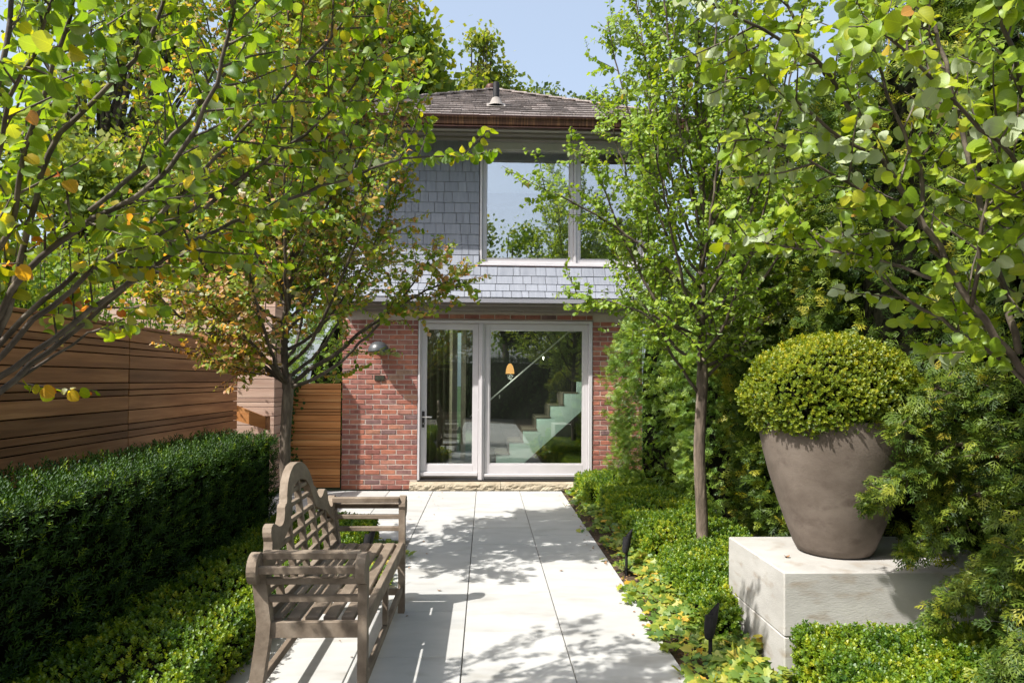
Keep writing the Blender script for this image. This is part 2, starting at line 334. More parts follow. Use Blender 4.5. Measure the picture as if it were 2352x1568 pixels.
M['lf_cedarb'] = leafmat('bright_cedar_frond', [(0, G(0.059, 0.125, 0.019)), (.5, G(0.127, 0.218, 0.031)), (1, G(0.236, 0.312, 0.042))], trans=.25, gloss=.025)
M['lf_maple'] = leafmat('maple_leaf', [(0, G(0.059, 0.109, 0.017)), (.6, G(0.139, 0.203, 0.025)), (1, G(0.315, 0.312, 0.028))], trans=.35, gloss=.02)
M['lf_pale'] = leafmat('pale_tree_leaf', [(0, G(0.101, 0.156, 0.032)), (.6, G(0.176, 0.240, 0.054)), (1, G(0.302, 0.288, 0.076))], trans=.4, gloss=.02)
M['lf_blue'] = leafmat('bluish_tree_leaf', [(0, G(.05, .09, .04)), (.6, G(.09, .13, .06)), (1, G(.14, .18, .09))], trans=.35, gloss=.02)
M['lf_shrub'] = leafmat('shrub_leaf', [(0, G(0.057, 0.125, 0.017)), (.6, G(0.132, 0.218, 0.028)), (1, G(0.301, 0.343, 0.042))], trans=.35, gloss=.02)
M['lf_ivy'] = leafmat('ivy_leaf', [(0, G(0.055, 0.136, 0.027)), (.45, G(0.146, 0.227, 0.034)), (.8, G(0.292, 0.333, 0.040)), (.95, G(0.475, 0.379, 0.055)), (1, G(0.620, 0.379, 0.055))], trans=.35, gloss=.04, rough=.5)
M['lf_dry'] = surf('dry_leaf', [(.3, (.20, .10, .05)), (.7, (.34, .20, .10))], scale=30, rough=.8, bump=.2)

# ------------------------------------------------------------------ leaf templates
def T_katsura(fold=1., curl=-.06, wd=1., ax=0.):
    # round heart-shaped blade, folded a little along the midrib, unit length
    L = [(0, 0), (-.20, -.06), (-.42, .10), (-.52, .38), (-.44, .68), (-.22, .90)]
    pts = [(0, 0, 0), (0, .34, 0), (0, .68, 0), (0, 1.0, -.06)]
    left = [(-.20, -.07, .03), (-.43, .10, .07), (-.53, .40, .10), (-.45, .70, .07), (-.22, .92, 0)]
    V = pts + left + [(-x, y, z) for x, y, z in left]
    F = [(0, 4, 5), (0, 5, 1), (1, 5, 6), (1, 6, 7), (1, 7, 2), (2, 7, 8), (2, 8, 3)]
    F = [tuple(f[::-1]) for f in F] + [tuple({0: 0, 1: 1, 2: 2, 3: 3}.get(i, i + 5) for i in f) for f in F]
    V = np.array(V, float); V[:, 0] *= wd; V[:, 2] = V[:, 2] * fold + curl * 2 * V[:, 1] ** 2 + ax * V[:, 0] * V[:, 1]; V[:, 1] += .25          # petiole gap
    return V, np.array(F)
def T_simple():
    V = np.array([(0, .2, 0), (0, 1.2, -.04), (-.36, .32, .06), (-.5, .72, .08), (.36, .32, .06), (.5, .72, .08)], float)
    F = np.array([(0, 1, 2), (2, 1, 3), (0, 4, 1), (4, 5, 1)]); F[:2] = F[:2][:, ::-1]; F[2:] = F[2:][:, ::-1]
    return V, F[:, ::-1].copy()
def T_sprig(n, ln, wd, rad, r, narrow=False):
    """a shoot: n two-triangle leaves up a short axis"""
    V = []; F = []
    for i in range(n):
        a = i * 2.4 + r.uniform(-.3, .3); h = (i + .5) / n; b = np.array([0, 0, h * rad])
        up = .55 + .9 * h; d = np.array([math.cos(a), math.sin(a), up]); d /= np.linalg.norm(d)
        s = np.cross(d, [0, 0, 1.]); s /= np.linalg.norm(s); u = np.cross(s, d)
        l_ = ln * (1 - .3 * h) * r.uniform(.8, 1.2); k = len(V)
        V += [b, b + d * l_ * .55 + s * wd + u * .1 * l_, b + d * l_, b + d * l_ * .55 - s * wd + u * .1 * l_]
        F += [(k, k + 1, k + 2), (k, k + 2, k + 3)]
    return np.array(V), np.array(F)
def T_frond(r, n=4):
    """flat fan of scale-leaf branchlets, unit length along y"""
    V = []; F = []
    def blade(p, d, l, wd):
        k = len(V); d = np.array([*d, 0.]); d /= np.linalg.norm(d); s = np.array([d[1], -d[0], 0]); p = np.array([*p, 0.])
        z = np.array([0, 0, r.uniform(-.05, .05)])
        V.extend([p, p + d * l * .5 + s * wd + z, p + d * l + z * 2, p + d * l * .5 - s * wd + z]); F.extend([(k, k + 1, k + 2), (k, k + 2, k + 3)])
    blade((0, 0), (0, 1), 1.0, .035)
    for i in range(n):
        y = .06 + .8 * i / n
        for sg in (-1, 1):
            L = (.48 - .32 * i / n) * r.uniform(.8, 1.2); dx = sg * .8; dy = .65
            p = (0, y + r.uniform(-.03, .03)); blade(p, (dx, dy), L, .04)
            nn = math.hypot(dx, dy); q = (p[0] + dx / nn * L * .45, p[1] + dy / nn * L * .45)
            blade(q, (dx * .25, 1), L * .5, .038)
    V = np.array(V); V[:, 2] += -.18 * V[:, 1] ** 2 - .3 * np.abs(V[:, 0]) ** 1.5
    return V, np.array(F)
def T_clump(r, n, rad, ln):
    V = []; F = []
    for i in range(n):
        c = r.normal(size=3) * rad * .5; d = nrm(r.normal(size=3) + np.array([0, 0, -.3])); s = nrm(np.cross(d, r.normal(size=3))); k = len(V)
        l_ = ln * r.uniform(.7, 1.2); V += [c, c + d * l_ * .5 + s * l_ * .38, c + d * l_, c + d * l_ * .5 - s * l_ * .38]
        F += [(k, k + 1, k + 2), (k, k + 2, k + 3)]
    return np.array(V), np.array(F)
def T_ivy():
    o = [(0, 0), (-.28, -.12), (-.52, .05), (-.36, .28), (-.62, .52), (-.28, .58), (0, 1.0), (.28, .58), (.62, .52), (.36, .28), (.52, .05), (.28, -.12)]
    V = [(x, y, -.12 * abs(x) + .04 * math.sin(6 * y)) for x, y in o] + [(0, .35, .03)]
    F = [(12, (i + 1) % 12, i) for i in range(12)]; return np.array(V, float), np.array(F)[:, ::-1].copy()
TK = [T_katsura(1, -.05, 1), T_katsura(2.3, -.12, .92, .1), T_katsura(-.6, .10, 1.04, -.15), T_katsura(3.4, .04, .80, .2), T_katsura(.4, -.22, 1.0, -.3)]; TS, TI = T_simple(), T_ivy()
TSS = []
for _f, _w, _c in ((1, 1, 0), (2.6, .85, -.1), (-1, 1.05, .1)):
    _v = TS[0].copy(); _v[:, 2] = _v[:, 2] * _f + _c * _v[:, 1] ** 2; _v[:, 0] *= _w; TSS.append((_v, TS[1]))
FR = [T_frond(rng) for _ in range(4)]

def multi(Ts, pos, x, y, z, sc, rnd):
    Vs = []; Fs = []; Ls = []; off = 0; k = rng.integers(0, len(Ts), len(pos))
    for i, T in enumerate(Ts):
        m_ = k == i
        if not m_.any(): continue
        V, F, L_ = scatter(T, pos[m_], x[m_], y[m_], z[m_], sc[m_], rnd[m_]); Vs.append(V); Fs.append(F + off); Ls.append(L_); off += len(V)
    return np.vstack(Vs), np.vstack(Fs), np.vstack(Ls)

# ------------------------------------------------------------------ ground and paving
def sheet(name, x0, x1, y0, y1, z, mat, nx=1, ny=1, amp=0, kind='structure', parent=None):
    xs = np.linspace(x0, x1, nx + 1); ys = np.linspace(y0, y1, ny + 1); X, Y = np.meshgrid(xs, ys)
    Z = np.full(X.shape, z) + amp * (rng.random(X.shape) - .5)
    V = np.column_stack([X.ravel(), Y.ravel(), Z.ravel()]); F = []
    for j in range(ny):
        for i in range(nx): a = j * (nx + 1) + i; F.append((a, a + 1, a + nx + 2, a + nx + 1))
    return part(name, (V, np.array(F)), mat, parent, kind=kind)
sheet('ground', -150, 150, -150, 150, -.09, M['ground'])
sheet('garden_bed_soil', 1.04, 4.2, -8, 12, -.02, M['soil'], 60, 160, .022)
sheet('garden_bed_soil', -3.3, -1.29, -8, 6.40, -.02, M['soil'], 30, 120, .022)
sheet('garden_bed_soil', -1.285, -.705, 4.86, 6.40, -.02, M['soil'], 12, 30, .022)
sheet('garden_bed_soil', -1.285, -.705, -8, 2.20, -.02, M['soil'], 12, 60, .022)
path = sheet('garden_path', -3.2, 1.037, -8, 9.30, -.012, M['joint'])
slab_cache = {}
def slab(x0, x1, y0, y1):
    k = (round(x1 - x0, 3), round(y1 - y0, 3))
    if k not in slab_cache: slab_cache[k] = mesh('slab', *cbox((0, 0, 0), (k[0], k[1], .05), .0025), M['slab'])
    link('slab', slab_cache[k], path, ((x0 + x1) / 2, (y0 + y1) / 2, -.025 + rng.uniform(-.0012, .0012)), rot=(0, 0, 0))
XE = [-.695, -.115, .465, 1.035]; g = .0032
for c in range(3):
    off = 3.73 if c != 1 else 4.09
    ys = [off + .72 * k for k in range(-12, 10)]
    for a, b in zip(ys[:-1], ys[1:]):
        b2 = min(b, 9.215)
        if b2 - a > .08: slab(XE[c] + g, XE[c + 1] - g, a + .0015, b2 - .0015)
for i, (x0, x1) in enumerate([(-1.275, -.695), (-1.855, -1.275), (-2.435, -1.855), (-3.0, -2.435)]):
    off = [6.61, 6.43, 6.61, 6.43][i]
    y0 = 6.43
    ys = [6.43] + [off + .72 * k for k in range(0, 5) if off + .72 * k > 6.5] ; ys = [y for y in ys if y < 9.2] + [9.225]
    for a, b in zip(ys[:-1], ys[1:]): slab(x0 + g, x1 - g, a + .0015, b - .0015)
for a, b in ((2.29, 3.01), (3.01, 3.73), (3.73, 4.45), (4.45, 4.84)): slab(-1.275 + g, -.695 - g, a + .0015, b - .0015)

# ------------------------------------------------------------------ the house
HX0, HX1, HY = -1.94, 2.15, 9.32
house = thing('brick_house', 'brick and grey shingle house with glass door at the end of the path', 'house', (.1, HY, 0))
wall = part('brick_wall', join(rect(HX0 + .006, -.925, HY + .000, HY + .22, .0, 2.42, .001), rect(1.465, HX1 - .006, HY + .000, HY + .22, .0, 2.42, .001), rect(-.925, 1.465, HY + .001, HY + .22, 2.315, 2.42, .001)), M['mortar'], house)
def brick_mesh(w_, seed):
    r = np.random.default_rng(seed); V, F = cbox((0, 0, 0), (w_, .06, .0555), .004)
    V = V + r.uniform(-.0016, .0016, V.shape); return mesh('brick', V, F, M['brick'])
bm_cache = {}
def brick(x0, x1, z):
    wd = round(x1 - x0, 3); k = (wd, int(rng.integers(0, 5)))
    if k not in bm_cache: bm_cache[k] = brick_mesh(wd, len(bm_cache))
    link('brick', bm_cache[k], wall, ((x0 + x1) / 2, HY + .025 + rng.uniform(-.0035, .002), z), rot=(0, R(rng.uniform(-.35, .35)), R(rng.uniform(-.3, .3))))
ROW = .0677; row = 0
while row * ROW + .06 < 2.33:
    z = .034 + row * ROW
    for (a, b) in ((HX0, -.925), (1.465, HX1)):
        if a < 0 and z < .115: b = -1.02
        if b > 2 and z < .3: pass
        x = a; first = True
        half = (row % 2 == 1)
        while x < b - .03:
            L_ = (.098 if (first and half) else .198) + rng.uniform(-.004, .004); e = min(x + L_, b)
            if b - e < .045: e = b
            brick(x, e, z); x = e + .0115; first = False
    row += 1
x = -.92                                             # header course above the door
while x < 1.42:
    e = min(x + .198 + rng.uniform(-.004, .004), 1.46); brick(x, e, 2.352); x = e + .0115
# side and back walls of the house
part('side_wall', join(rect(HX0 + .004, HX0 + .2, HY + .225, 13.3, 0, 4.78, .001), rect(HX1 - .2, HX1 - .004, HY + .225, 13.3, 0, 4.78, .001), rect(HX0 + .21, HX1 - .21, 13.1, 13.3, 2.4, 4.78, .001), rect(HX0 + .21, -.55, 13.1, 13.3, 0, 2.395, .001), rect(-.25, HX1 - .21, 13.1, 13.3, 0, 2.395, .001)), M['trim'], house)
# shingled front: profile (Y,z) of the wall sheathing
prof = [(9.26, 4.80), (9.26, 3.32), (9.235, 3.18), (9.19, 3.03), (9.125, 2.885), (9.055, 2.765), (8.98, 2.66), (8.90, 2.565)]
sheath = join(prism([(9.285, 4.80), (9.285, 3.32), (9.26, 3.18), (9.215, 3.03), (9.15, 2.885), (9.08, 2.765), (9.005, 2.66), (8.935, 2.59), (9.40, 2.59), (9.40, 4.80)], 'x', HX0 - .02, -.10),
              prism([(9.215, 3.02), (9.15, 2.885), (9.08, 2.765), (9.005, 2.66), (8.935, 2.59), (9.40, 2.59), (9.40, 3.02)], 'x', -.095, HX1 + .02))
sw = part('shingle_wall', sheath, M['trim'], house)
sh_cache = {}
def shingle(x0, x1, p_top, p_bot):
    (yt, zt), (yb, zb) = p_top, p_bot
    L_ = math.hypot(yt - yb, zt - zb) + .012; wd = round(x1 - x0, 3); k = (wd, round(L_, 3))
    if k not in sh_cache:
        # wedge: thin at top, thick butt at the bottom; local y outwards(-), z up
        t = .013; V = [(-wd / 2, 0, 0), (wd / 2, 0, 0), (wd / 2, -t, 0), (-wd / 2, -t, 0), (-wd / 2, 0, L_), (wd / 2, 0, L_), (wd / 2, -.003, L_), (-wd / 2, -.003, L_)]
        F = [(0, 1, 2, 3), (7, 6, 5, 4), (3, 2, 6, 7), (1, 0, 4, 5), (0, 3, 7, 4), (2, 1, 5, 6)]
        sh_cache[k] = mesh('shingle', *fix(np.array(V, float), F), M['shingle'])
    ang = math.atan2(yt - yb, zt - zb)
    link('shingle', sh_cache[k], sw, ((x0 + x1) / 2, yb - .004 + rng.uniform(-.001, .001), zb + rng.uniform(-.0015, .0015)), rot=(-ang, 0, 0))
def course(x0, x1, pt, pb):
    x = x0 - rng.uniform(0, .08)
    while x < x1:
        L_ = rng.choice([.09, .115, .135, .16, .185, .215]) ; e = x + L_
        a, b = max(x, x0), min(e, x1)
        if x1 - b < .03: b = x1; e = x1 + 1
        if b - a > .02: shingle(a + .003, b - .003, pt, pb)
        x = e
zz = 4.80 - .06; yv = 9.26; tops = (9.26, 4.80)
zs = [4.73, 4.595, 4.46, 4.32, 4.18, 4.04, 3.895, 3.755, 3.61, 3.465, 3.32]
pr = [(9.26, 4.80)] + [(9.26, z) for z in zs] + prof[2:]
for a, b in zip(pr[:-1], pr[1:]):
    right = HX1 + .02 if b[1] < 3.0 else -.105
    course(HX0 - .02, right, a, b)
# lower eave: fascia, crown and soffit under the flared skirt
part('fascia_board', rect(HX0 - .03, HX1 + .03, 8.895, 8.92, 2.50, 2.566, .003), M['fascia'], house)
part('soffit_moulding', join(rect(HX0 - .02, HX1 + .02, 8.922, 9.39, 2.535, 2.56, .002), rect(HX0 - .02, HX1 + .02, 9.10, 9.31, 2.485, 2.533, .003), rect(HX0 - .02, HX1 + .02, 9.19, 9.318, 2.43, 2.483, .003), rect(HX0, HX1, 9.25, 9.319, 2.405, 2.428, .002)), M['trim'], house)
# upper window
WZ0, WZ1 = 3.09, 4.73
def ring(x0, x1, z0, z1, wd, y0, y1, wt=None, wb=None, ch=.004):
    wt = wt or wd; wb = wb or wd
    return join(rect(x0, x0 + wd, y0, y1, z0, z1, ch), rect(x1 - wd, x1, y0, y1, z0, z1, ch), rect(x0 + wd, x1 - wd, y0 + .001, y1, z1 - wt, z1, ch), rect(x0 + wd, x1 - wd, y0 + .001, y1, z0, z0 + wb, ch))
win = part('upper_window', join(ring(-.095, 2.17, WZ0 - .03, 4.775, .032, 9.235, 9.42, .03, .03), rect(-.10, 2.18, 9.20, 9.25, 3.035, 3.058, .004)), M['frame'], house)
for (a, b) in ((-.06, 1.185), (1.225, 2.13)):
    part('frame', ring(a, b, WZ0 + .003, 4.742, .05, 9.285, 9.345, .10, .055), M['frame'], win)
    part('bead', ring(a + .0515, b - .0515, WZ0 + .0595, 4.64, .012, 9.30, 9.33), M['frame'], win)
    part('pane', rect(a + .045, b - .045, 9.318, 9.322, WZ0 + .05, 4.65, .0005), M['glass_up'], win)
part('mullion', rect(1.187, 1.223, 9.262, 9.40, WZ0 + .003, 4.742, .004), M['frame'], win)
part('window_flashing', rect(-.12, 2.19, 9.165, 9.20, 3.022, 3.033, .002), M['dcopper'], win)
# upper room behind the window
part('upper_room', join(rect(HX0 + .21, HX1 - .21, 9.45, 13.0, 2.62, 2.66, .001), rect(HX0 + .21, HX1 - .21, 12.6, 12.7, 2.665, 4.70, .001), rect(HX0 + .21, HX1 - .21, 9.42, 12.9, 4.705, 4.75, .001), rect(HX0 + .21, -.3, 9.43, 9.5, 2.665, 4.70, .001)), M['int_up'], house)
part('roller_blind', rect(-.012, 1.135, 9.338, 9.341, 4.06, 4.66, .0005), M['blind'], house)
# upper eave
EZ = 4.79
part('soffit', rect(-2.62, 2.82, 8.70, 9.5, 4.80, 4.822, .001), M['soffit'], house)
part('crown_moulding', join(rect(-2.0, 2.2, 9.06, 9.25, 4.77, 4.798, .004), rect(-2.0, 2.2, 9.16, 9.25, 4.735, 4.768, .004)), M['trim'], house)
part('eave_fascia', rect(-2.62, 2.82, 8.70, 8.72, 4.70, 4.85, .003), M['trim'], house)
gut = prism([(8.698, 4.715), (8.64, 4.715), (8.612, 4.735), (8.602, 4.79), (8.585, 4.815), (8.585, 4.83), (8.60, 4.83), (8.698, 4.81)], 'x', -2.66, 2.86)
gt = part('gutter', gut, M['copper'], house)
part('gutter_lip', join(tube([(-2.67, 8.587, 4.835), (2.87, 8.587, 4.835)], .009, 8), rect(-2.655, 2.855, 8.61, 8.697, 4.700, 4.713, .002)), M['dcopper'], gt)
# hip roof
AP = np.array([.1, 11.2, 6.27]); E0 = np.array([-2.66, 8.64, 4.85]); E1 = np.array([2.86, 8.64, 4.85]); B0 = np.array([-2.66, 13.76, 4.85]); B1 = np.array([2.86, 13.76, 4.85])
dn = np.array([0, 0, .03])
roof = part('roof', fix(np.array([E0, E1, B1, B0, AP]) - dn, [[0, 1, 4], [1, 2, 4], [2, 3, 4], [3, 0, 4], [3, 2, 1, 0]]), M['shake'], house)
SL = (AP[2] - E0[2]) / (AP[1] - E0[1]); ang = math.atan(SL)
shk = {}
def shake(x0, x1, yb, ln, up=0.0):
    wd = round(x1 - x0, 3); k = (wd, ln, int(rng.integers(0, 3)))
    if k not in shk:
        t = .034; j = lambda a=.003: rng.uniform(-a, a)
        V = [(-wd / 2, j(), 0), (wd / 2, j(), 0), (wd / 2, 0, t + j()), (-wd / 2, 0, t + j()), (-wd / 2, ln, 0), (wd / 2, ln, 0), (wd / 2, ln, .007), (-wd / 2, ln, .007)]
        F = [(0, 1, 2, 3), (7, 6, 5, 4), (3, 2, 6, 7), (1, 0, 4, 5), (0, 3, 7, 4), (2, 1, 5, 6)]
        shk[k] = mesh('roof_shake', *fix(np.array(V, float), F), M['shake'])
    link('roof_shake', shk[k], roof, ((x0 + x1) / 2, yb + rng.uniform(-.006, .006), 4.85 - .015 + (yb - 8.64) * SL + up + rng.uniform(0, .004)), rot=(ang, 0, R(rng.uniform(-.6, .6))))
NR = 14; step = (AP[1] - 8.64) / NR; nsh = 0
for r_ in range(NR):
    yb = 8.62 + r_ * step; hw = (AP[1] - yb) * (2.76 / 2.56); x = AP[0] - hw
    while x < AP[0] + hw - .03:
        L_ = rng.choice([.11, .15, .19, .24, .28]); e = min(x + L_, AP[0] + hw); 
        if nsh < 268 and e - x > .04: shake(x + .003, e - .003, yb, round(step / math.cos(ang) + .05, 3)); nsh += 1
        x = e
for sgn in (-1, 1):                                      # hip caps
    c = E0 if sgn < 0 else E1; n_ = 15; d = (AP - c) / n_
    for i in range(n_):
        p = c + d * i; q = c + d * (i + 1.25)
        cap = bar(p + [0, 0, .028], q + [0, 0, .010], .13, .020, ch=.003)
        part('hip_cap', cap, M['shake'], roof, origin=tuple(p))
part('vent_pipe', lathe([(0.001, .36), (.040, .36), (.044, .355), (.044, 0)], (.115, 9.42, 5.26), 20), M['black'], house, smooth=True)
part('pipe_flashing', join(lathe([(.046, .17), (.055, .165), (.11, .055), (.125, .045)], (.115, 9.42, 5.235), 24), bar((.115, 9.30, 5.24), (.115, 9.58, 5.395), .26, .008, up=(0, -SL, 1))), M['flash'], house)
part('roof_vent', lathe([(0.001, .12), (.07, .11), (.09, .07), (.08, .02), (.08, -.12)], (.05, 11.25, 6.27), 20), M['dcopper'], house, smooth=True)
part('downpipe', tube([(2.24, 9.28, 4.66), (2.24, 9.28, .05)], .035, 10), M['copper'], house)

# door frame, leaf and fixed light
DX0, DX1, DZ0, DZ1 = -.918, 1.458, .125, 2.302
df = part('door_frame', join(rect(DX0, DX0 + .028, 9.30, 9.46, DZ0, DZ1, .003), rect(DX1 - .05, DX1, 9.30, 9.46, DZ0, DZ1, .003), rect(DX0 + .029, DX1 - .051, 9.302, 9.46, DZ1 - .035, DZ1, .003), rect(-.098, -.018, 9.325, 9.47, DZ0 + .002, DZ1 - .037, .004), rect(-.07, -.045, 9.305, 9.32, DZ0 + .01, DZ1 - .04, .004)), M['frame'], house)
leaf_ = part('glass_door', ring(DX0 + .034, -.102, .175, DZ1 - .038, .068, 9.365, 9.41, .075, .16), M['frame'], house)
part('glazing_bead', ring(DX0 + .102, -.170, .335, DZ1 - .113, .012, 9.372, 9.40), M['frame'], leaf_)
part('weather_bar', rect(DX0 + .036, -.104, 9.335, 9.364, .185, .235, .006), M['frame'], leaf_)
part('glass_pane', rect(DX0 + .104, -.172, 9.386, 9.392, .337, DZ1 - .115, .0005), M['glass'], leaf_)
part('lock_plate', rect(DX0 + .052, DX0 + .088, 9.354, 9.3645, .84, 1.06, .003), M['dark'], leaf_)
part('door_handle', join(tube([(DX0 + .07, 9.35, .985), (DX0 + .07, 9.305, .985), (DX0 + .08, 9.297, .985), (DX0 + .19, 9.297, .983)], .0085, 10), lathe([(.001, .0), (.016, .001), (.016, .002)], (DX0 + .07, 9.35, .985), 8)), M['steel'], leaf_)
part('keyhole', rect(DX0 + .064, DX0 + .076, 9.350, 9.3535, .88, .905, .002), M['steel'], leaf_)
fx = part('fixed_window', ring(-.016, DX1 - .052, .14, DZ1 - .038, .066, 9.355, 9.41, .08, .20), M['frame'], house)
part('glazing_bead', ring(.051, DX1 - .119, .341, DZ1 - .119, .012, 9.362, 9.40), M['frame'], fx)
part('weather_bar', rect(-.012, DX1 - .056, 9.325, 9.354, .175, .215, .006), M['frame'], fx)
part('glass_pane', rect(.055, DX1 - .122, 9.386, 9.392, .345, DZ1 - .122, .0005), M['glass'], fx)
part('door_sill', rect(DX0 - .002, DX1 + .002, 9.30, 9.50, .118, .136, .003), M['dark'], house)
for i, (x0, x1) in enumerate([(-1.015, .205), (.210, 1.55)]):     # rock faced step
    nx, nz = 60, 7; V = []; xs = np.linspace(x0, x1, nx); zs_ = np.linspace(.0, .112, nz)
    ph = rng.random((nz, nx)) * .022; ph = (ph + np.roll(ph, 1, 1) + np.roll(ph, 2, 1)) / 3 * 2.2 * np.array([.7, 1, 1, 1, .8, .4, 0])[:, None]
    for k, z in enumerate(zs_):
        for j, x_ in enumerate(xs): V.append((x_, 9.225 - ph[k, j] + .012 + (.018 if z > .1 else 0), z))
    V += [(x_, 9.50, .112) for x_ in xs]; F = [(k * nx + j, k * nx + j + 1, (k + 1) * nx + j + 1, (k + 1) * nx + j) for k in range(nz) for j in range(nx - 1)]
    b0 = len(V); V += [(x0, 9.5, 0), (x1, 9.5, 0)]
    F += [[k * nx for k in range(nz)][::-1] + [nz * nx, b0][:0] + [b0, nz * nx]] if False else []
    part('stone_step', (np.array(V), F), M['stone'], house)
# wall lamp and number plate
lamp = thing('wall_lamp', 'black dome wall lamp on the brick beside the glass door', 'wall lamp', (-1.43, HY - .02, 1.87))
lx, ly, lz = -1.43, HY - .175, 1.865
a = np.linspace(0, np.pi / 2, 9)
pd = [(.140 * math.cos(t), .135 * math.sin(t)) for t in a[:-1]] + [(.001, .136)]
part('lamp_shade', join(lathe(pd, (lx, ly, lz), 32), lathe([(.14, 0), (.14, -.012), (.132, -.012), (.132, 0), (.09, .085), (.001, .12)], (lx, ly, lz), 32)), M['lampgrey'], lamp, smooth=True)
part('bracket', join(rect(lx - .03, lx + .03, ly + .06, HY + .012, lz + .01, lz + .06, .004), rect(lx - .07, lx + .07, HY - .018, HY + .004, lz - .03, lz + .10, .004)), M['lampgrey'], lamp)
part('bulb', lathe([(.001, -.03), (.03, -.02), (.035, .01), (.02, .05)], (lx, ly, lz + .02), 14), M['frame'], lamp, smooth=True)
plate = thing('number_plate', 'small dark metal plate reading 400 on the brick under the lamp', 'house number', (-1.437, HY - .012, 1.51))
part('backing', rect(-1.502, -1.372, HY - .022, HY - .010, 1.474, 1.546, .001), M['plate'], plate)
for i, ch_ in enumerate('400'):
    cu = bpy.data.curves.new('digit', 'FONT'); cu.body = ch_; cu.size = .060; cu.extrude = .002; cu.align_x = 'CENTER'; cu.align_y = 'CENTER'
    tmp = bpy.data.objects.new('tmp', cu); COL.objects.link(tmp); dg = bpy.context.evaluated_depsgraph_get()
    me = bpy.data.meshes.new_from_object(tmp.evaluated_get(dg)); bpy.data.objects.remove(tmp)
    me.materials.clear(); me.materials.append(M['digit']); me.name = 'digit'
    link('digit', me, plate, (-1.472 + i * .036, HY - .0235, 1.51), rot=(R(90), 0, 0))

# interior seen through the glass
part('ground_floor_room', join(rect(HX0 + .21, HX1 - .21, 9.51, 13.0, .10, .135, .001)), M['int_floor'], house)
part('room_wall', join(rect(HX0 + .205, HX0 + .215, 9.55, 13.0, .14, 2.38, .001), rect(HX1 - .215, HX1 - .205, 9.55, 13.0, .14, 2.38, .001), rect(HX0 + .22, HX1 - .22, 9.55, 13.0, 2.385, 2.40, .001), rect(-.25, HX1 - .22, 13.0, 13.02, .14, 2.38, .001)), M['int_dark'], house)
st = thing('staircase', 'pale aqua zigzag staircase stringer seen through the right hand glass', 'staircase', (.8, 10.9, .135))
SY = 10.9; steps = []; x0 = .165; z0 = .135
pts = [(x0, z0)]
z = .30; x = x0
pts = [(.175, .135), (.175, .303), (.385, .303), (.385, .497), (.60, .497), (.60, .690), (.815, .690), (.815, .886), (1.03, .886), (1.03, 1.081), (1.245, 1.081), (1.245, 1.278), (1.46, 1.278), (1.46, 1.47), (1.93, 1.47), (1.93, 1.36), (.58, .135)]
part('stringer', prism(pts, 'y', SY, SY + .05), M['stringer'], st)
for i in range(1, 13, 2):
    a_, b_ = pts[i], pts[i + 1]; c_ = pts[i - 1]
    part('tread', rect(a_[0] - .012, b_[0] + .012, SY - .01, SY + .8, a_[1] + .002, a_[1] + .028, .002), M['tread'], st)
    part('riser', rect(a_[0] - .022, a_[0] - .003, SY - .008, SY + .8, c_[1] + .03, a_[1], .002), M['tread'], st)
hr = part('handrail', tube([(-.25, SY - .04, .90), (.061, SY - .04, 1.167), (1.314, SY - .04, 2.262), (1.43, SY - .04, 2.265), (1.432, SY - .04, 2.37)], .013, 8), M['steel'], st)
for x_, z_ in ((.22, 1.25), (.92, 1.87)): part('rail_bracket', tube([(x_, SY - .04, z_), (x_, SY - .03, z_ - .04), (x_, SY + .02, z_ - .05)], .011, 6), M['steel'], hr)
pl = thing('pendant_lamp', 'glowing ribbed pendant lamp hanging inside behind the right hand glass', 'lamp', (.375, 10.6, 2.38))
part('shade', join(lathe([(.001, .16), (.02, .155), (.045, .12), (.062, .06), (.068, .0), (.064, 0), (.04, .11), (.001, .145)], (.375, 10.6, 1.59), 20)), M['shade'], pl, smooth=True)
part('cable', tube([(.375, 10.6, 1.75), (.375, 10.6, 2.38)], .004, 6), M['black'], pl)
pld = bpy.data.lights.new('pendant_light', 'POINT'); pld.energy = 42; pld.color = (1.0, .93, .82); pld.shadow_soft_size = .05
plo = bpy.data.objects.new('pendant_light', pld); COL.objects.link(plo); plo.location = (.375, 10.45, 1.54)
cu_ = thing('curtain', 'beige linen curtain hanging inside behind the glass door', 'curtain', (-.7, 10.2, .14))
xs = np.linspace(-1.25, -.50, 90); yy = 10.2 + .045 * np.sin(xs * 62 + .8 * np.sin(xs * 11)) + .01 * np.sin(xs * 140)
V = [(x_, y_, .15) for x_, y_ in zip(xs, yy)] + [(x_ * .98 - .01, y_, 2.36) for x_, y_ in zip(xs, yy)]
part('cloth', (np.array(V), [(i, i + 1, 91 + i, 90 + i) for i in range(89)]), M['curtain'], cu_, smooth=True)
part('curtain_rail', tube([(-1.5, 10.2, 2.365), (.0, 10.2, 2.365)], .012, 6), M['dark'], cu_)
part('interior_post', join(rect(-.42, -.34, 11.6, 11.68, .14, 2.38, .003), rect(1.62, 1.70, 11.4, 11.5, .14, 2.38, .003)), M['tread'], house)

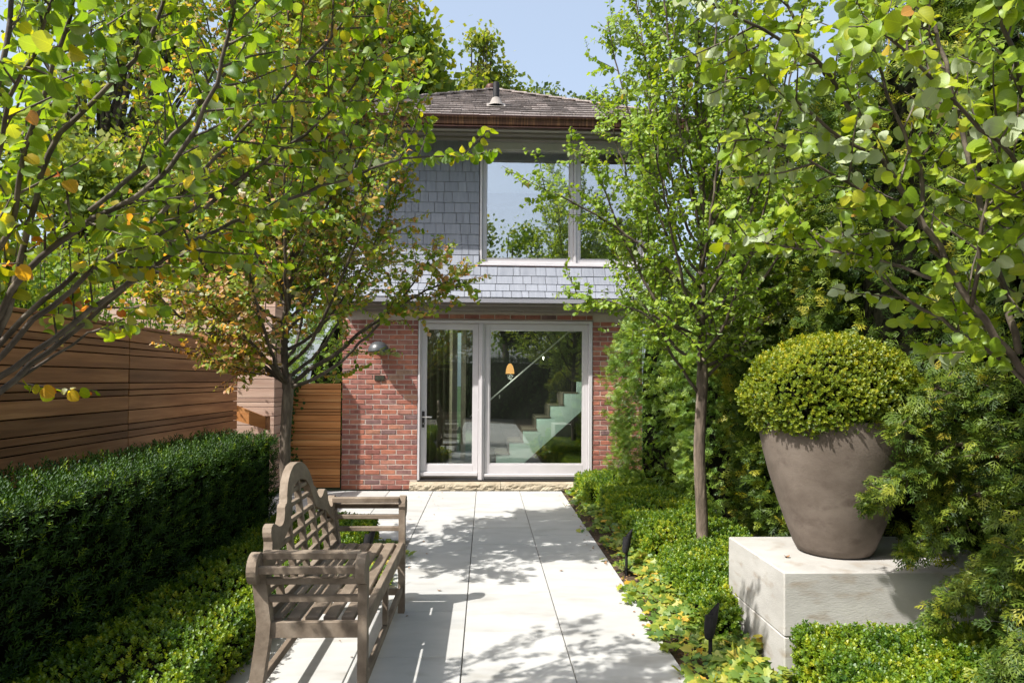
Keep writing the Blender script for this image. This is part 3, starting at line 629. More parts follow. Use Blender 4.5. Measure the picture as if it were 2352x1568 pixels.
# ------------------------------------------------------------------ timber fence, screen, gate
PAT = [.105, .047, .05, .107, .108, .048, .044, .112, .107, .048, .052, .105, .108, .05, .05, .108, .11, .05, .05, .11, .11]
fence = thing('board_fence', 'long brown horizontal board fence in shade behind the tall hedge', 'fence', (-3.0, 5.8, 0))
for (a, b) in ((-1.7, .82), (.825, 3.325), (3.33, 5.865), (5.87, 8.38)):
    z = 1.905; i = 0
    while z > .12:
        h_ = PAT[i % len(PAT)] * rng.uniform(.985, 1.015)
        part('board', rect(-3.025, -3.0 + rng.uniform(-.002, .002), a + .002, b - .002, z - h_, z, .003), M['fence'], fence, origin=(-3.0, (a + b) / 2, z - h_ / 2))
        z -= h_ + .008; i += 1
    part('cap_board', rect(-3.06, -2.992, a + .001, b - .001, 1.913, 1.938, .003), M['fence'], fence, origin=(-3.0, (a + b) / 2, 1.92))
    part('added_gap_blocker', rect(-3.060, -3.045, a + .004, b - .004, .1, 1.90, .002), M['core'], fence, origin=(-3.05, (a + b) / 2, 1))  # dark sheet added behind the boards to keep light out of the gaps
    for y_ in (a + .06, (a + b) / 2, b - .06): part('fence_post', rect(-3.13, -3.062, y_ - .04, y_ + .04, -.05, 1.91, .003), M['fence'], fence, origin=(-3.07, y_, 0))
screen = thing('slatted_screen_wall', 'tall pale cedar slatted wall standing in sun beyond the fence end', 'wall', (-3.8, 8.72, 0))
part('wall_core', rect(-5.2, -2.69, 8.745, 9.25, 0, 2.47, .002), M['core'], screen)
z = 2.50; i = 3
while z > .1:
    h_ = PAT[i % len(PAT)]
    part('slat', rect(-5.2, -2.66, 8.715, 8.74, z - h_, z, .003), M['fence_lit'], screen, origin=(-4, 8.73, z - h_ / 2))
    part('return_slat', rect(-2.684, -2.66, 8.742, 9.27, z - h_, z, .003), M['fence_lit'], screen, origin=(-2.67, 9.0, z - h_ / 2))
    z -= h_ + .007; i += 1
hb = thing('slanted_board', 'orange brown board sloping down between the fence end and the pale slatted wall', 'board', (-2.9, 8.5, 1.0))
part('board', prism([(-3.13, 1.19), (-2.70, 1.02), (-2.70, .87), (-3.13, 1.00)], 'y', 8.50, 8.54), M['gate'], hb)
part('end_block', rect(-2.698, -2.672, 8.49, 8.60, .86, 1.03, .002), M['fence'], hb)
gate = thing('wooden_gate', 'low orange cedar gate of horizontal boards left of the brick wall', 'gate', (-2.3, 9.31, 0))
for (a, b) in ((-2.675, -1.955), (-2.76, -2.68)):
    z = 1.43; i = 0
    while z > .03:
        h_ = min([.075, .038, .03, .085, .085, .035, .03, .08, .085, .03, .03, .075, .08, .035][i % 14], z - .015)
        part('board', rect(a, b, 9.30, 9.322, z - h_, z, .003), M['gate'], gate, origin=((a + b) / 2, 9.31, z - h_ / 2))
        z -= h_ + .007; i += 1
part('gate_gap_shade', rect(-2.76, -1.955, 9.324, 9.35, .02, 1.42, .002), M['core'], gate)  # near-black sheet standing in for the shade between the gate boards

# ------------------------------------------------------------------ the bench
BY, B0x, B1x = 3.75, -.98, -.53
YN, YF = 3.05, 4.45
bench = thing('garden_bench', 'weathered wooden bench with arched lattice back beside the path', 'bench', (-.76, BY, 0))
hp = [(0, 1.045), (.08, 1.038), (.15, 1.012), (.21, .970), (.25, .920), (.268, .875), (.31, .868), (.322, .835), (.345, .805), (.38, .787), (.43, .790), (.47, .808), (.51, .822), (.545, .812), (.565, .780), (.556, .745), (.575, .712), (.61, .690), (.645, .692), (.675, .715), (.705, .720)]
ip = [(.705, .60), (.64, .60), (.56, .64), (.47, .70), (.40, .715), (.33, .735), (.26, .76), (.225, .82), (.18, .89), (.12, .935), (0, .955)]
lean = lambda z: -.955 - max(0, z - .45) * .135            # the back leans away from the seat
def backpiece(poly, t0, t1):
    V = []; n = len(poly)
    for t in (t0, t1):
        for (u, z) in poly: V.append((lean(z) + t, BY + u, z))
    F = [[i, (i + 1) % n, n + (i + 1) % n, n + i] for i in range(n)]
    return V, F, n
# top rail as strip quads between outer and inner outline
def resamp(P, n):
    P = np.array(P, float); s = np.r_[0, np.cumsum(np.linalg.norm(np.diff(P, axis=0), axis=1))]; t = np.linspace(0, s[-1], n)
    return np.column_stack([np.interp(t, s, P[:, k]) for k in range(2)])
outer = np.array([(-u, z) for u, z in hp[::-1]] + hp[1:])
innr = np.array([(-u, z) for u, z in ip] + ip[::-1][1:])
outer = np.vstack([resamp(outer, 81)]); innr = resamp(innr, 81)
V = []; F = []
for t in (-.02, .02):
    for P_ in (outer, innr):
        for (u, z) in P_: V.append((lean(z) + t, BY + u, z))
n = 81
for i in range(n - 1):
    F += [(i, i + 1, n + i + 1, n + i), (2 * n + i, 3 * n + i, 3 * n + i + 1, 2 * n + i + 1), (i, 2 * n + i, 2 * n + i + 1, i + 1), (n + i, n + i + 1, 3 * n + i + 1, 3 * n + i)]
F += [(0, n, 3 * n, 2 * n), (n - 1, 3 * n - 1, 4 * n - 1, 2 * n - 1)]
rail = part('back_rail', fix(np.array(V), F), M['teak'], bench)
inz = lambda u: float(np.interp(abs(u), [p[0] for p in ip[::-1]], [p[1] for p in ip[::-1]]))
for u in (-.66, -.47, -.235, 0, .235, .47, .66):
    zt = inz(u) + .02; part('back_upright', bar((lean(.46), BY + u, .46), (lean(zt), BY + u, zt), .026, .034, up=(1, 0, 0)), M['teak'], bench, origin=(-.98, BY + u, .5))
for z in (.545, .62, .695, .77, .845, .91):
    us = [u for u in np.linspace(-.69, .69, 139) if inz(u) > z - .01]
    if us: part('back_slat', rect(lean(z) - .012, lean(z) + .012, BY + us[0] - .01, BY + us[-1] + .01, z - .011, z + .011, .002), M['teak'], bench, origin=(lean(z), BY, z))
part('lower_back_rail', rect(lean(.45) - .018, lean(.45) + .018, YN + .03, YF - .03, .425, .475, .003), M['teak'], bench)
for sg, Yp in ((-1, YN), (1, YF)):
    def scroll(x0, x1):
        c = (Yp + sg * .030, .675); r_ = .068
        pts = [(Yp + sg * a_, z_) for a_, z_ in ((-.03, 0), (-.03, .66))]
        aa = np.linspace(np.pi * .97, -np.pi * .55, 16)
        pts += [(c[0] + sg * r_ * math.cos(t), c[1] + r_ * math.sin(t)) for t in aa]
        pts += [(Yp + sg * .026, .60), (Yp + sg * .026, 0)]
        return prism(pts, 'x', x0, x1)
    part('front_leg', scroll(-.552, -.512), M['teak'], bench)
    # rear leg, bowed backwards towards the foot
    zz_ = np.linspace(0, .66, 10); cx = np.interp(zz_, [0, .2, .42, .66], [-1.015, -.985, -.955, -.985])
    Vr = []; Fr = []
    for k, z_ in enumerate(zz_):
        for (dx, dy) in ((-.03, -.027), (.03, -.027), (.03, .027), (-.03, .027)): Vr.append((cx[k] + dx, Yp + dy, z_))
    for k in range(9):
        for j in range(4): Fr.append((k * 4 + j, k * 4 + (j + 1) % 4, k * 4 + 4 + (j + 1) % 4, k * 4 + 4 + j))
    Fr += [(0, 3, 2, 1), (36, 37, 38, 39)]
    dsc = [(Yp + sg * .030 + .068 * math.cos(t), .675 + .068 * math.sin(t)) for t in np.linspace(0, 2 * np.pi, 20, endpoint=False)]
    part('rear_leg', join((np.array(Vr), Fr), prism(dsc, 'x', -1.012, -.972)), M['teak'], bench)
    for (dy, zr, w_, t_) in ((-.012, .722, .06, .03), (.052, .672, .026, .032), (.0, .612, .03, .028), (.0, .535, .03, .028)):
        part('arm_rail', bar((-.975, Yp + sg * dy, zr), (-.55, Yp + sg * dy, zr), w_, t_), M['teak'], bench, origin=(-.76, Yp, zr))
    part('side_rail', bar((-.96, Yp, .40), (-.55, Yp, .40), .028, .07), M['teak'], bench, origin=(-.76, Yp, .4))
    part('side_stretcher', bar((-.985, Yp, .13), (-.55, Yp, .13), .028, .04), M['teak'], bench, origin=(-.76, Yp, .13))
for i, x_ in enumerate((-.925, -.845, -.765, -.685, -.605)):
    part('seat_slat', rect(x_ - .030, x_ + .030, YN + .035, YF - .0, .422, .443, .005), M['teak'], bench, origin=(x_, BY, .43))
part('front_rail', bar((-.535, YN + .03, .415), (-.535, YF - .03, .415), .034, .075), M['teak'], bench)
part('front_stretcher', bar((-.535, YN + .03, .15), (-.535, YF - .03, .15), .028, .04), M['teak'], bench)
part('rear_stretcher', bar((-.995, YN + .03, .15), (-.995, YF - .03, .15), .028, .04), M['teak'], bench)
part('centre_leg', bar((-.535, BY, .17), (-.535, BY, .38), .045, .028, up=(1, 0, 0)), M['teak'], bench)

# ------------------------------------------------------------------ stone plinth, pot
blk = thing('stone_plinth', 'pale grey limestone plinth under the big pot', 'plinth', (2.1, 3.74, 0))
part('capping_stone', rect(1.49, 2.75, 3.36, 4.135, .232, .55, .006), M['block'], blk)
part('base_stone', rect(1.492, 2.74, 3.362, 4.13, -.08, .229, .006), M['block'], blk)
pot = thing('stone_pot', 'large tapering brown stone pot standing on the pale plinth', 'pot', (1.955, 3.77, .55))
pp = [(.001, .004), (.175, .004), (.195, .012), (.212, .045), (.252, .15), (.300, .29), (.343, .43), (.376, .56), (.397, .67), (.406, .735), (.402, .745), (.384, .745), (.378, .72), (.36, .58), (.001, .58)]
part('pot_body', lathe([(r_, z_) for r_, z_ in pp], (1.955, 3.77, .55), 56), M['pot'], pot, smooth=True)
part('potting_soil', lathe([(.001, .70), (.38, .695)], (1.955, 3.77, .55), 30), M['soil'], pot)
lf = thing('fallen_leaf', 'small dry orange leaf lying on top of the plinth', 'leaf', (1.63, 3.62, .552))
V, F = TS; part('blade', (V * .035 * np.array([1, 1, 3]) + np.array([1.63, 3.62, .556]), F), M['lf_dry'], lf)
for i, (x_, y_, t_) in enumerate([(-.66, 5.45, 'curled brown leaf on the paving near the far bench arm'), (.98, 6.9, 'curled brown leaf at the path edge near the ivy'), (.33, 7.35, 'tiny green leaf alone on the bright paving before the step'), (-.32, 4.86, 'small brown leaf on the paving beyond the bench shadow'), (.60, 5.35, 'dark speck of leaf in the branch shadow on the path')]):
    o = thing('fallen_leaf', t_, 'leaf', (x_, y_, .0)); part('blade', (V * .03 * np.array([1, 1, 3]) + np.array([x_, y_, .006]), F), M['lf_shrub'] if i == 2 else M['lf_dry'], o)

# garden spotlights
def spotlight(x_, y_, label, h_=.32, s_=1.0):
    o = thing('garden_spotlight', label, 'garden light', (x_, y_, 0), 'black garden spotlights in the planting')
    part('spike', tube([(x_, y_, -.05), (x_, y_, h_ - .15 * s_)], .011, 8), M['black'], o)
    # hooded bullet head leaning slightly
    c = np.array([x_, y_, h_ - .08 * s_]); ax = nrm(np.array([.18, .12, 1.])); P_ = [c + ax * t * s_ for t in (-.095, -.085, -.05, .0, .05)]; r_ = [.012, .024, .033, .037, .038]
    V1, F1 = tube(P_, np.array(r_) * s_, 16)
    P2 = [c + ax * t * s_ for t in (.05, .075, .10, .125)]
    V2 = []; F2 = []; a_ = np.linspace(-1.9, 1.9, 14); u = nrm(np.cross(ax, [0, 1., 0])); v = np.cross(ax, u)
    for k, t in enumerate((.045, .08, .11, .135)):
        for q in a_ * (1 - .26 * k): V2.append(c + ax * t * s_ + (.038 * s_) * (math.cos(q) * u * -1 + math.sin(q) * v))
    F2 = [(k * 14 + j, k * 14 + j + 1, (k + 1) * 14 + j + 1, (k + 1) * 14 + j) for k in range(3) for j in range(13)]
    part('head', (V1, F1), M['black'], o, smooth=False); part('hood', (np.array(V2), F2), M['black'], o)
spotlight(1.10, 5.28, 'small black spotlight in the ivy halfway along the path', .31, .85)
spotlight(1.20, 3.60, 'black spotlight among ivy in front of the stone plinth', .28, .85)
spotlight(-.90, 5.35, 'black spotlight in the ivy just beyond the far bench arm', .32)

# ------------------------------------------------------------------ clipped planting
BOXS = [T_sprig(6, .027, .0080, .028, rng) for _ in range(4)]
YEWS = [T_sprig(9, .030, .0038, .055, rng) for _ in range(4)]
def box_surface(n, lo, hi, r_, faces=('+z', '-x', '+x', '-y', '+y')):
    lo = np.array(lo, float); hi = np.array(hi, float); d = hi - lo; ar = {'z': d[0] * d[1], 'x': d[1] * d[2], 'y': d[0] * d[2]}
    wts = np.array([ar[f[1]] for f in faces]); k = rng.choice(len(faces), n, p=wts / wts.sum()); P_ = lo + rng.random((n, 3)) * d; Nn = np.zeros((n, 3))
    for i, f in enumerate(faces):
        m_ = k == i; ax = 'xyz'.index(f[1]); P_[m_, ax] = hi[ax] if f[0] == '+' else lo[ax]
    ilo, ihi = lo + r_, hi - r_; ilo[2] = lo[2] - 1
    C = np.clip(P_, ilo, ihi); D = P_ - C; Nn = nrm(D); return C + Nn * r_, Nn
def lumps(P_, amp, f):
    return amp * (np.sin(P_[:, 0] * f + 1.3) * np.sin(P_[:, 1] * f * 1.13 + .4) + .6 * np.sin(P_[:, 0] * f * 2.3 + P_[:, 1] * f * 1.9) * np.cos(P_[:, 2] * f * 2.1 + P_[:, 1] * f * 1.7))
def clipped(name, parts_, mat, tmpl, label, cat, loc, sc=(.6, .98), up=.6, amp=.02, f=6, jit=.022, core=True, cin=.05):
    o = thing(name, label, cat, loc); Ps = []; Ns = []
    for (n, lo, hi, r_, faces) in parts_:
        p, nn = box_surface(n, lo, hi, r_, faces); Ps.append(p); Ns.append(nn)
        if core:
            lo2 = np.array(lo) + [cin, cin, -.05]; hi2 = np.array(hi) - cin
            part('shaded_branch_core', cbox((lo2 + hi2) / 2, hi2 - lo2, r_ * .8), M['core'], o)  # stands for inner twigs, with the hedge's inner shade in its colour
    P_ = np.vstack(Ps); Nn = np.vstack(Ns); P_ = P_ + Nn * (lumps(P_, amp, f) + np.clip(rng.normal(0, jit, len(P_)), -3 * jit, 1.5 * jit) - .03)[:, None]
    z = nrm(Nn * .8 + np.array([0, 0, up]) + rng.normal(0, .35, P_.shape)); q = rng.normal(size=P_.shape); x, y, z = frames(q, z)[0], None, z
    y = nrm(np.cross(z, x)); x = np.cross(y, z)
    rnd = np.clip(rng.beta(2, 2.4, len(P_)) + .22 * lumps(P_, 1, f * 1.7) , 0, 1)
    V, F, L_ = multi(tmpl, P_, x, y, z, rng.uniform(*sc, len(P_)), rnd)
    part('foliage', (V, F), mat, o, attrs={'lp': L_}, kind='stuff'); return o
clipped('yew_hedge', [(12500, (-2.56, .6, 0), (-1.91, 6.35, .955), .03, ('+z', '+x', '+y'))], M['lf_yew'], YEWS, 'tall dark clipped yew hedge running along the board fence', 'hedge', (-2.5, 4.3, 0), sc=(.75, 1.25), up=.9, amp=.022, f=15, jit=.026, cin=.045)
clipped('box_edging', [(13000, (-1.93, .6, 0), (-1.235, 6.38, .27), .07, ('+z', '+x', '+y'))], M['lf_box'], BOXS, 'low clipped box planting between the tall hedge and the bench', 'box hedge', (-1.7, 3.5, 0), up=.9)
clipped('box_edging', [(3300, (-1.38, 5.35, 0), (-.96, 6.38, .25), .08, ('+z', '+x', '+y', '-y'))], M['lf_box'], BOXS, 'small square cushion of box seen through the far bench arm', 'box hedge', (-1.15, 5.9, 0), up=.9)
clipped('box_edging', [(11500, (1.28, 5.35, 0), (2.15, 9.15, .30), .10, ('+z', '-x', '-y')), (1500, (1.18, 7.9, 0), (1.5, 9.1, .29), .10, ('+z', '-x', '-y'))], M['lf_box'], BOXS, 'bright green mounded box bed running to the house beside the ivy', 'box hedge', (1.7, 7.2, 0), up=.9, amp=.035, f=4)
clipped('box_edging', [(6200, (1.30, 3.95, 0), (2.1, 5.30, .26), .10, ('+z', '-x', '-y')), (700, (1.22, 3.75, 0), (1.475, 4.2, .24), .08, ('+z', '-x', '-y'))], M['lf_box'], BOXS, 'box clump between the right hand tree trunk and the plinth', 'box hedge', (1.6, 4.6, 0), up=.9, amp=.03, f=5)
clipped('box_edging', [(9500, (1.50, 2.15, 0), (2.5, 3.30, .31), .06, ('+z', '-x', '+y'))], M['lf_box'], BOXS, 'sunlit flat topped box hedge in front of the stone plinth', 'box hedge', (2.0, 2.8, 0), up=.9, amp=.018)
# box ball in the pot
ball = thing('box_ball', 'rounded clipped box shrub growing in the stone pot', 'shrub', (1.97, 3.77, 1.25))
n = 12000; D = nrm(rng.normal(size=(n, 3))); D = D[D[:, 2] > -.75]; n = len(D)
rad = np.array([.435, .43, .335]); cB = np.array([1.93, 3.77, 1.405])
shape = 1 + .035 * np.sin(D[:, 0] * 7 + 2) * np.cos(D[:, 2] * 8) + rng.normal(0, .03, n) + .03 * np.sin(D[:, 1] * 9)
P_ = cB + D * rad * shape[:, None]; P_[:, 2] = np.maximum(P_[:, 2], 1.22 + rng.random(n) * .05)
z = nrm(D / rad * .45 + np.array([0, 0, .5]) + rng.normal(0, .35, P_.shape)); q = rng.normal(size=P_.shape); x = nrm(np.cross(q, z)); y = np.cross(z, x)
V, F, L_ = multi(BOXS, P_, x, y, z, rng.uniform(.55, .85, n), np.clip(rng.beta(2, 2, n) + .15 * D[:, 2], 0, 1))
part('foliage', (V, F), M['lf_ball'], ball, attrs={'lp': L_}, kind='stuff')
aa = np.linspace(-1.2, np.pi / 2, 12); part('shaded_branch_core', lathe([(max(.001, .41 * math.cos(t)), .31 * math.sin(t)) for t in aa[2:]], tuple(cB), 24), M['core'], ball)  # inside of the shrub, its shade painted as near-black

# ivy
def ivy(name, label, spots, n_ind, loc):
    o = thing(name, label, 'ivy', loc); Ps = []
    for (n, x0, x1, y0, y1, h_) in spots:
        u = rng.random(n) ** .8; P_ = np.column_stack([x0 + (x1 - x0) * rng.random(n), y0 + (y1 - y0) * rng.random(n), np.zeros(n)])
        e = np.minimum(1, (P_[:, 0] - x0) / .15) if x0 > 0 else np.minimum(1, (x1 - P_[:, 0]) / .15)
        P_[:, 0] += .05 * np.sin(P_[:, 1] * 9) + .04 * np.sin(P_[:, 1] * 23)
        P_[:, 2] = .02 + h_ * (.3 + .7 * e) * (.45 + .55 * rng.random(n)) * (.8 + .3 * np.sin(P_[:, 0] * 13) * np.sin(P_[:, 1] * 9)); Ps.append(P_)
    P_ = np.vstack(Ps); n = len(P_); d = rng.normal(size=(n, 3)) * [1, 1, .35] + [-.3 if loc[0] > 0 else .3, -.5, -.25]
    x, y, z = frames(d, np.array([0, -.25, 1.]) + rng.normal(0, .42, (n, 3))); sc = rng.uniform(.030, .068, n); rnd = np.clip(rng.beta(2, 2, n) + (rng.random(n) < .05) * .5, 0, 1)
    dist = np.linalg.norm(P_ - [0, 0, 1.5], axis=1); vis = sc / dist; order = np.argsort(-vis * (P_[:, 1] > 2.6)); ind = order[:n_ind]; rest = order[n_ind:]
    V, F, L_ = scatter(TI, P_[rest], x[rest], y[rest], z[rest], sc[rest], rnd[rest]); part('small_leaves', (V, F), M['lf_ivy'], o, attrs={'lp': L_}, kind='stuff')
    leaves(o, [TI], M['lf_ivy'], P_[ind], x[ind], y[ind], z[ind], sc[ind], rnd[ind])
    tb = []
    for k in range(40):
        i = rng.integers(0, n); p = P_[i].copy(); p[2] = .02; pl_ = [p]
        for s_ in range(5): p = p + np.array([rng.normal(0, .04), rng.normal(0, .05), 0]); p[2] = .02 + abs(rng.normal(0, .03)); pl_.append(p)
        tb.append(tube(pl_, .0028, 4, False))
    part('stems', join(*tb), M['stem'], o, kind='stuff')
tmpl_cache = {}
def leaves(parent, TT, mat, P_, x, y, z, sc, rnd):
    for i in range(len(P_)):
        q = int(min(11, rnd[i] * 12)); v_ = (i * 7 + q) % len(TT); T = TT[v_]; k = (mat.name, q, v_)
        if k not in tmpl_cache:
            lp = np.column_stack([T[0][:, 0], T[0][:, 1], np.full(len(T[0]), (q + .5) / 12)])
            tmpl_cache[k] = mesh('leaf', T[0], T[1], mat, attrs={'lp': lp})
        o = bpy.data.objects.new('leaf', tmpl_cache[k]); COL.objects.link(o); o.parent = parent
        m = Matrix(((x[i][0], y[i][0], z[i][0], 0), (x[i][1], y[i][1], z[i][1], 0), (x[i][2], y[i][2], z[i][2], 0), (0, 0, 0, 1))) @ Matrix.Scale(float(sc[i]), 4)
        m.translation = Vector(P_[i]) - wl(parent); o.matrix_basis = m
ivy('ivy_groundcover', 'trailing yellow green ivy along the right edge of the path', [(1500, 1.14, 1.40, 2.6, 5.4, .13), (800, 1.10, 1.34, 5.4, 9.1, .13), (60, 1.0, 1.12, 2.8, 9.0, .04), (260, 1.38, 1.5, 2.5, 3.4, .12), (120, 1.0, 1.12, 3.2, 5.0, .05)], 300, (1.2, 5.5, 0))
ivy('ivy_groundcover', 'dark ivy patch between the far bench arm and the box cushion', [(420, -1.3, -.72, 4.95, 5.5, .12), (170, -.96, -.70, 5.5, 6.2, .09)], 120, (-.95, 5.3, 0))
k = 900; P_ = np.column_stack([rng.uniform(1.045, 1.5, k), rng.uniform(2.3, 9.1, k), rng.uniform(-.008, .012, k)])
k2 = 90; P2 = np.column_stack([rng.choice([-1, 1], k2) * .0 + np.where(rng.random(k2) < .6, rng.normal(1.0, .05, k2), rng.normal(-.68, .10, k2)), rng.uniform(2.4, 9.1, k2), rng.uniform(.003, .008, k2)]); P_ = np.vstack([P_, P2]); k += k2
x, y, z = frames(rng.normal(size=(k, 3)) * [1, 1, .1], np.array([0, 0, 1.]) + rng.normal(0, .3, (k, 3))); V, F, L_ = scatter(TS, P_, x, y, z, rng.uniform(.010, .026, k), rng.random(k))
part('leaf_litter', (V, F), M['lf_dry'], None, attrs={'lp': L_}, kind='stuff', label='dry leaf litter and crumbs along the edges of the path')
# ------------------------------------------------------------------ trees
def resample3(P_, step):
    P_ = np.asarray(P_, float); s = np.r_[0, np.cumsum(np.linalg.norm(np.diff(P_, axis=0), axis=1))]; n = max(3, int(s[-1] / step) + 1); t = np.linspace(0, s[-1], n)
    Q = np.column_stack([np.interp(t, s, P_[:, k]) for k in range(3)])
    for _ in range(2): Q[1:-1] = (Q[:-2] + 2 * Q[1:-1] + Q[2:]) / 4
    return Q, t
def shoots_from(Q, t, r0, spacing, smin, lmin, lmax, upb, avoid=None):
    """side shoots along polyline Q"""
    L_ = t[-1]; res = []; T = nrm(np.gradient(Q, axis=0)); s = smin * L_; sgn = 1
    while s < L_:
        p = np.array([np.interp(s, t, Q[:, k]) for k in range(3)]); tg = nrm(np.array([np.interp(s, t, T[:, k]) for k in range(3)]))
        q = rng.normal(size=3); q[2] *= .6; q = nrm(q - tg * np.dot(q, tg)); d = nrm(tg * rng.uniform(.45, 1.0) + q * .9 + np.array([0, 0, upb]))
        ln = rng.uniform(lmin, lmax) * (1 - .45 * s / L_); pts = [p]; m = max(3, int(ln / .09)); dd = d
        for i in range(m): dd = nrm(dd + rng.normal(0, .08, 3) + np.array([0, 0, .05])); pts.append(pts[-1] + dd * ln / m)
        res.append(np.array(pts)); s += spacing * rng.uniform(.6, 1.4)
    return res
NJ = [.42]
def leafpairs(sh, spacing, size, droop=.55, start=.12):
    """opposite leaf pairs along a shoot"""
    s = np.r_[0, np.cumsum(np.linalg.norm(np.diff(sh, axis=0), axis=1))]; T = nrm(np.gradient(sh, axis=0)); out = []
    t = s[-1] * start; k = 0; bn = np.array([-.38, -.50, .50]) + rng.normal(0, NJ[0], 3); sw = rng.uniform(-.5, .5)
    while t <= s[-1]:
        p = np.array([np.interp(t, s, sh[:, j]) for j in range(3)]); tg = nrm(np.array([np.interp(t, s, T[:, j]) for j in range(3)]))
        a = sw + rng.uniform(-.35, .35); ref = nrm(np.cross(tg, [0, 0, 1.]) + 1e-6); up = np.cross(ref, tg); side = ref * math.cos(a) + up * math.sin(a)
        for sg in (1, -1):
            if rng.random() < .12: continue
            d = nrm(side * sg * .8 + tg * .35 + np.array([0, 0, -droop * rng.uniform(.2, 1.9)]) + rng.normal(0, .18, 3))
            nn = nrm(bn + rng.normal(0, .20, 3)); out.append((p, d, nn, size * rng.uniform(.6, 1.35) * (1 - .25 * (t / s[-1]) ** 3)))
        t += spacing * rng.uniform(.8, 1.25); k += 1
    return out
def in_view_size(P_, sc):
    q = P_ - np.array([0, 0, 1.5]); yv = q[:, 1]; ok = (yv > .6) & (np.abs(q[:, 0] / np.maximum(yv, .1) + .03) < .80) & (q[:, 2] / np.maximum(yv, .1) < .56) & (q[:, 2] / np.maximum(yv, .1) > -.42)
    return np.where(ok, sc / np.maximum(yv, .1), 0)
def katsura(label, base_xy, fork_z, r_tr, limbs, lsize, lspace, sh_len, sh_space, mat, T, group, sub=True, red=None, smin=.18, n_ind=300, lr=.014, foot=-.05, min_y=None, lscale=1.0):
    bx, by = base_xy; o = thing('katsura_tree', label, 'tree', (bx, by, 0), group)
    hh = np.linspace(foot, fork_z + .12, 16); cx = bx + .012 * np.sin(hh * 5); rr = r_tr * (1.0 + .25 * np.exp(-np.maximum(hh, 0) * 9) - .10 * hh / fork_z)
    rr[-3:] *= [1.06, .95, .55]
    part('trunk', tube(np.column_stack([cx, np.full(16, by), hh]), rr, 18), M['bark'], o, smooth=True)
    LV = []; tw = []
    for P0 in limbs:
        w0 = None
        if isinstance(P0, tuple): P0, w0 = P0
        Q, t = resample3(P0, .07); Q[1:-1] += rng.normal(0, .004, Q[1:-1].shape)
        r0 = (w0 or lr) * lscale; rad = r0 * (1 - .78 * (t / t[-1])) + .0015
        part('limb', tube(Q, rad, 8), M['limb'], o, smooth=True)
        sh1 = shoots_from(Q, t, r0, sh_space, smin, sh_len[0], sh_len[1], .12)
        sh1.append(Q[-max(4, int(.4 / .07)):])
        for sh in sh1:
            if min_y and sh[:, 1].min() < min_y: continue
            if min_y and bx < 0 and sh[:, 2].min() < 1.86 and rng.random() < .62: continue
            if not min_y and bx < 0 and sh[:, 2].min() < 1.95 and sh[0, 0] > -1.5 and rng.random() < .72: continue
            tw.append(tube(sh, np.linspace(.0042, .0014, len(sh)), 4, False)); LV += leafpairs(sh, lspace, lsize)
            if sub and len(sh) > 3:
                l2 = np.linalg.norm(sh[-1] - sh[0]); t2 = np.linspace(0, l2, len(sh))
                for s2 in shoots_from(sh, t2, .003, .16, .25, .12, .30, .05): tw.append(tube(s2, np.linspace(.0022, .001, len(s2)), 3, False)); LV += leafpairs(s2, lspace, lsize)
    part('twigs', join(*tw), M['limb'], o, kind='stuff')
    P_ = np.array([l[0] for l in LV]); d = np.array([l[1] for l in LV]); nn = np.array([l[2] for l in LV]); sc = np.array([l[3] for l in LV]); n = len(P_)
    x, y, z = frames(d, nn); rnd = rng.beta(2.0, 3.0, n)
    if red is not None: rnd = np.clip(rnd + red(P_), 0, .999)
    vis = in_view_size(P_, sc); order = np.argsort(-vis); ind = order[:n_ind]; rest = order[n_ind:]
    V, F, L_ = multi(T, P_[rest], x[rest], y[rest], z[rest], sc[rest], rnd[rest])
    part('foliage', (V, F), mat, o, attrs={'lp': L_}, kind='stuff'); leaves(o, T, mat, P_[ind], x[ind], y[ind], z[ind], sc[ind], rnd[ind])
    return o, n
